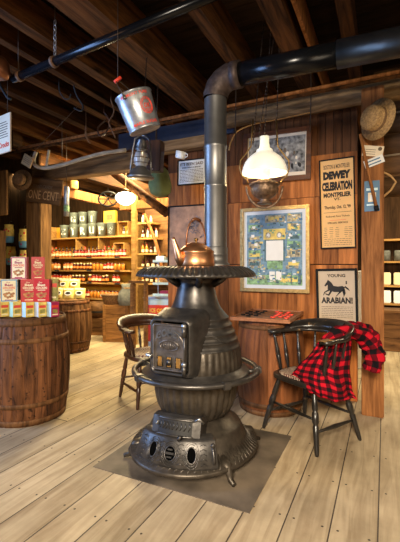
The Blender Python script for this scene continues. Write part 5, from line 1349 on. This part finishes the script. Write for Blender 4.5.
# bottles in the cubbies between pails and top jar shelf
def bottle(mat, lid):
    t = bpy.data.objects.new('syrup_bottle', None); C.objects.link(t)
    MB().lathe([(0.001, 0), (0.034, 0), (0.035, 0.12), (0.03, 0.15), (0.012, 0.18), (0.012, 0.21)], mat, 12).obj('bottle_body', t)
    MB().lathe([(0.014, 0.20), (0.014, 0.225), (0.001, 0.225)], lid, 10).obj('cap', t)
    MB().lathe([(0.0355, 0.03), (0.0355, 0.09)], 'cream', 12).obj('paper_label', t); return t
BP = {}
def put_bottle(mat, x, y, z, lab, grp, sc=1.0, rz=0):
    if mat not in BP: t = BP[mat] = bottle(mat, 'red_paint' if mat != 'jam_dark' else 'black')
    else: t = copy_tree(BP[mat])
    t.location = (x, y, z); t.scale = (sc,) * 3; tag(t, lab, 'bottle', grp)
cn = {'jam_dark': 'dark', 'green_jar': 'green', 'honey': 'amber', 'jam_red': 'red', 'glass_jar': 'clear'}
x = sx0 + 0.09; i = 0
while x < onY(115, 265, SYB).x:
    mt = rnd.choice(['jam_dark', 'green_jar', 'jam_dark', 'jam_red'])
    put_bottle(mt, x, SYB + 0.16, Z1, cn[mt] + ' glass bottle in the cubby row under the tin pails', cn[mt] + ' bottles under the tin pails'); x += 0.105
# right-end open crates
for (px2, z_, lab) in ((126, Zc1, 'upper open pale crate fixed right of the lettered pails'), (122, Z1, 'lower open pale crate fixed right of the lettered pails')):
    p = onY(px2, 265, SYB + .12); t = thing('open_crate', lab, 'crate', (p.x, SYB + 0.12, z_), 0)
    for (c_, d_) in (((0, 0, 0.01), (0.26, 0.2, 0.02)), ((0, 0, 0.27), (0.26, 0.2, 0.02)), ((-0.12, 0, 0.14), (0.02, 0.2, 0.24)), ((0.12, 0, 0.14), (0.02, 0.2, 0.24))):
        MB().box(c_, d_, 'shelf_wood').obj('panel', t)
    for q in (-.05, 0.05): put_bottle('jam_dark' if q < 0 else 'jam_red', p.x + q, SYB + 0.12, z_ + 0.021, ('dark' if q < 0 else 'red') + ' bottle inside the ' + lab.split(' fixed')[0], None, 0.8)
# sign/box high on top
p = onY(108, 218, SYB + 0.2)
t = thing('pale_box', 'pale carton standing high behind the question mark pail', 'box', (p.x, SYB + 0.28, Zc2), 0.0); MB().box((0, 0, 0.13), (0.30, 0.08, 0.26), 'yellow', bev=.004).obj('carton', t); MB().box((0, -0.042, 0.13), (0.16, 0.002, 0.12), 'box_brown').obj('print', t)
# top-left tin jug
p = P(56, 236, 6.2)
# iron wheel on shop beam
p = P(108, 199, 5.6)
t = thing('cast_ornament', 'small black iron wheel hanging left of the globe light', 'wheel', p, (0, 0, ANG))
m = MB(); m.tube([(0.14 * math.cos(q * PI / 12), 0, 0.14 * math.sin(q * PI / 12) * .75) for q in range(24)], 0.013, 'iron_dark', 8, closed=True); m.obj('wheel_rim', t)
m = MB()
for q in range(6): m.tube([(0, 0, 0), (0.14 * math.cos(q * PI / 3), 0, 0.105 * math.sin(q * PI / 3))], 0.008, 'iron_dark', 6)
m.obj('spokes', t)
MB().tube([(0, 0, .1), (0, 0, 3.17 - p.z)], 0.004, 'wire', 5).obj('hanging_wire', t)
# tall tube right of sign
p = P(66.5, 204, 5.0)
t = thing('tin_tube', 'narrow tin dispenser tube hanging right of the carved sign', 'tube', p, 0)
MB().lathe([(0.001, -0.16), (0.035, -0.16), (0.035, 0.22), (0.03, 0.23), (0.001, 0.23)], 'galvanised', 16).obj('tube_body', t)
MB().lathe([(0.036, -0.1), (0.036, -0.02)], 'chart_green', 16).obj('label_band', t)
MB().tube([(0, 0, .23), (0, 0, 3.17 - p.z)], 0.004, 'wire', 5).obj('hanging_wire', t)
p = P(57, 232, 5.6)
# curved corner shelves px 136-162
t = thing('corner_shelf', 'stepped corner shelves right of the slim post, holding small jars', 'shelf', (0, 0, 0))
CY = 5.7; cx0, cx1 = onY(137, 265, CY).x, onY(163, 265, CY).x
cz = [onY(150, y_, CY).z for y_ in (222, 237.5, 253, 267.5, 283)]
ci = 0
for k_, z in enumerate(cz):
    x1_ = cx0 + (cx1 - cx0) * (0.62 + 0.1 * k_)
    MB().box(((cx0 + x1_) / 2, CY + 0.12, z - .015), (x1_ - cx0, 0.26, 0.03), 'shelf_wood' if k_ else 'shelf_wood').obj('shelf_board', t)
m = MB()
pts_ = [Vector((cx0 + (cx1 - cx0) * (0.30 + 0.70 * math.sin(u * PI / 2)), CY + .0, cz[0] + 0.15 - u * (cz[0] - cz[4] + .15))) for u in [i / 12 for i in range(13)]]
m.tube(pts_, 0.03, 'post_wood', 6); m.obj('curved_side', t)
MB().box(((cx0 + cx1) / 2, CY + 0.27, 1.2), (cx1 - cx0, 0.02, 2.4), 'counter_wood').obj('back_panel', t)
for k_, z in enumerate(cz):
    x = cx0 + 0.07; 
    while x < cx0 + (cx1 - cx0) * (0.55 + 0.1 * k_):
        mt = rnd.choice(['glass_jar', 'honey', 'glass_jar', 'jam_dark'])
        put_bottle(mt, x, CY + 0.09, z, cn[mt] + ' bottle on the stepped corner shelves, ' + ['top', 'second', 'third', 'fourth', 'lowest'][k_] + ' level', cn[mt] + ' bottles on corner shelf level ' + ['one', 'two', 'three', 'four', 'five'][k_], rnd.uniform(.6, .85)); x += rnd.uniform(.075, .11)
# ---------------- floor-standing goods under the shelves
def crate(lab, px2, py_b, D, dims, mat='crate_wood', rz=0.3, name='wooden_crate', slats=4):
    p = W((px2 - 200) / F * D, D); t = thing(name, lab, 'crate', (p.x, p.y, 0), rz)
    w_, d_, h_ = dims
    MB().box((0, 0, h_ / 2), (w_ - .03, d_ - .03, h_ - .002), mat).obj('crate_body', t)
    for k_ in range(slats):
        MB().box((0, -d_ / 2 + .005, (k_ + .5) * h_ / slats), (w_, .016, h_ / slats - .008), mat).obj('slat', t)
    for s_ in (-1, 1): MB().box((s_ * (w_ / 2 - .02), -d_ / 2 - .008, h_ / 2), (.045, .014, h_), mat).obj('corner_batten', t)
    return t
crate('square slatted wooden crate on the floor left of the cooler', 120, 331, 6.35, (0.42, 0.4, 0.60))
crate('low darker wooden crate standing between second barrel and slatted crate', 99, 330, 6.9, (0.36, 0.32, 0.30), 'counter_wood')
p = W((98 - 200) / F * 6.9, 6.9)
t = thing('wooden_tub', 'dark wooden tub standing on the low darker crate', 'tub', (p.x, p.y, 0.3)); MB().lathe([(0.001, 0), (0.15, 0), (0.18, 0.28), (0.165, .28), (.15, .02)], 'counter_wood', 24).obj('tub_body', t); MB().lathe([(.168, .1), (.172, .13)], 'iron_dark', 24).obj('hoop', t)
p = W((109 - 200) / F * 6.2, 6.2)
t = thing('woven_basket', 'brown woven basket on the slatted crate', 'basket', (p.x - .05, p.y + .13, 0.60), 0); MB().lathe([(0.001, 0), (0.13, 0), (0.17, 0.15), (.175, .16), (.16, .155), (.125, .02)], 'basket', 28, flute(20, .015)).obj('basket_body', t)
MB().tube([(.17 * math.cos(q * PI / 12), .17 * math.sin(q * PI / 12), .157) for q in range(24)], .011, 'basket', 6, closed=True).obj('rim', t)
p = W((126 - 200) / F * 6.15, 6.15)
t = thing('grey_sack', 'grey cloth sack slumped beside the slim post', 'sack', (p.x, p.y + .02, 0.60), 0); MB().lathe([(0.001, 0), (.11, .0), (.13, .08), (.12, .2), (.07, .28), (.085, .34), (.05, .35)], 'sack', 22, bag_).obj('sack_body', t)
MB().lathe([(.074, .27), (.076, .29)], 'cord_tan', 20).obj('tie', t)
p = P(136, 300, 5.9)
t = thing('wooden_stand', 'short wooden rail stand with two uprights left of the cooler', 'stand', (W((133 - 200) / F * 5.2, 5.2)), 0)
MB().box((0, 0, 0.5), (0.06, 0.07, 1.0), 'crate_wood', bev=.01).obj('upright', t); MB().box((0.10, 0, 1.02), (0.30, 0.10, 0.035), 'crate_wood', bev=.008).obj('rail', t); MB().box((0.21, 0, 0.5), (0.045, 0.06, 1.0), 'crate_wood', bev=.008).obj('upright', t)
# cooler
pc = W((163.5 - 200) / F * 5.5, 5.5)
t = thing('drinks_cooler', 'red and white ICE COLD drinks chest behind the stove', 'cooler', (pc.x, pc.y, 0), 0.25)
wz = EYE - (298 - HZ) / F * 5.4
MB().box((0, 0, wz / 2), (0.46, 0.42, wz), 'pale_blue', bev=.02).obj('chest', t)
MB().box((0, 0, wz + .012), (0.48, 0.44, .03), 'steel', bev=.01).obj('lid', t)
o = MB().box((0.02, -0.214, wz * .79), (0.36, .008, .15), 'red_cooler').obj('red_panel', t)
MB().text('ICE COLD', 'yellow', 0.27, 0.06, T(0.0, -.2195, wz * .79), .04).obj('lettering', o)
MB().box((0.02, -0.214, wz * .40), (0.36, .008, .26), 'red_cooler').obj('red_panel', t)
# rack of goods above cooler
rk = thing('metal_rack', 'pale blue metal tray rack behind the stove top, above the cooler', 'rack', (pc.x, pc.y + .02, wz + .028), 0.25)
rz_ = [EYE - (y_ - HZ) / F * 5.5 - wz - .028 for y_ in (296, 284, 262)]
for z in rz_:
    MB().box((0.03, 0, max(.006, z)), (0.32, .26, .012), 'pale_blue').obj('tray', rk); MB().box((0.03, -.13, max(.006, z) + .014), (0.32, .008, .028), 'pale_blue').obj('tray_lip', rk)
for sx_ in (-.13, .19): MB().box((sx_, .12, .3), (.014, .014, .6), 'steel').obj('upright', rk)
def inrack(name, lab, cat, lx, lz, mb_):
    a_ = 0.25; X_ = pc.x + lx * math.cos(a_); Y_ = pc.y + .02 + lx * math.sin(a_); tag(mb_.obj(name, loc=(X_, Y_, wz + .028 + lz), rot=(0, 0, a_)), lab, cat)
inrack('round_loaf', 'dark round loaf on the lower tray of the metal rack', 'bread', 0.02, rz_[1] + .006, MB().sphere((0, 0, .055), .09, 'box_brown', sc=(1.1, .8, .6)))
inrack('goods_box', 'white packet on the upper tray of the metal rack', 'packet', -.05, rz_[2] + .006, MB().box((0, 0, .04), (.12, .12, .08), 'white_paint', bev=.008))
inrack('goods_box', 'dark packet beside the white one on the rack\'s upper tray', 'packet', .08, rz_[2] + .006, MB().box((0, 0, .03), (.1, .12, .06), 'sack', bev=.008))
inrack('goods_box', 'pale leaning packet at the right of the rack\'s upper tray', 'packet', .16, rz_[2] + .006, MB().box((0, 0, .06), (.05, .12, .12), 'paper_white', bev=.008))
inrack('goods_box', 'crimson packet on the bottom tray of the metal rack', 'packet', .05, .013, MB().box((0, 0, .03), (.2, .14, .05), 'crimson', bev=.006))
# ================================================================== RIGHT OPENING GOODS
t = thing('shop_counter', 'brown plank counter seen through the opening at the right edge', 'counter', (0.35, 6.25, 0), 0)
hc = EYE - (308 - HZ) / F * 5.9
for k_ in range(3): MB().box((0, -0.1, hc / 3 * (k_ + .5)), (1.3, 0.02, hc / 3 - .008), 'counter_wood').obj('plank', t)
MB().box((0, .1, hc / 2), (1.28, .38, hc - .01), 'counter_wood').obj('cabinet', t)
MB().box((0, 0.05, hc + .0), (1.34, .46, .03), 'counter_wood').obj('counter_top', t)
t = thing('back_shelf', 'open shelves of packets above the right-hand counter', 'shelf', (0.35, 6.9, 0), 0)
zz3 = [EYE - (y_ - HZ) / F * 6.1 for y_ in (304, 286, 262, 240)]
for z in zz3: MB().box((0, 0, z), (1.3, .3, .03), 'shelf_wood').obj('shelf_board', t)
MB().box((0, .16, 1.2), (1.3, .02, 2.4), 'dark_wall').obj('back_panel', t)
for sx_ in (-.65, .65): MB().box((sx_, 0, 1.2), (.03, .32, 2.4), 'shelf_wood').obj('side_panel', t)
i = 0
for z, mt, nme, lab in ((zz3[1], 'cream', 'paper_packet', 'cream packet'), (zz3[0], 'white_paint', 'paper_packet', 'white packet'), (zz3[2], 'sack', 'tin_canister', 'dark canister')):
    for q in range(5):
        o = MB().box((0, 0, .10), (.13, .12, .2 if mt != 'sack' else .14), mt, bev=.012) if mt != 'sack' else MB().lathe([(.001, 0), (.06, 0), (.06, .15), (.05, .17), (.001, .17)], 'sack', 16)
        o = o.obj(nme, loc=(-.15 + q * .17, 6.83, z + .016)); tag(o, lab + ' on the shelves above the right-hand counter', 'packet' if mt != 'sack' else 'canister', lab + 's above the right-hand counter')
# white object seen between wall and post
p = P(358.5, 297, 4.6)
o = MB().box((0, 0, .59), (.1, .06, 1.18), 'white_paint', bev=.01).obj('white_board', loc=(p.x, p.y, 0))
o.location.z = 0.0
tag(o, 'white upright board glimpsed between poster wall and post', 'board')
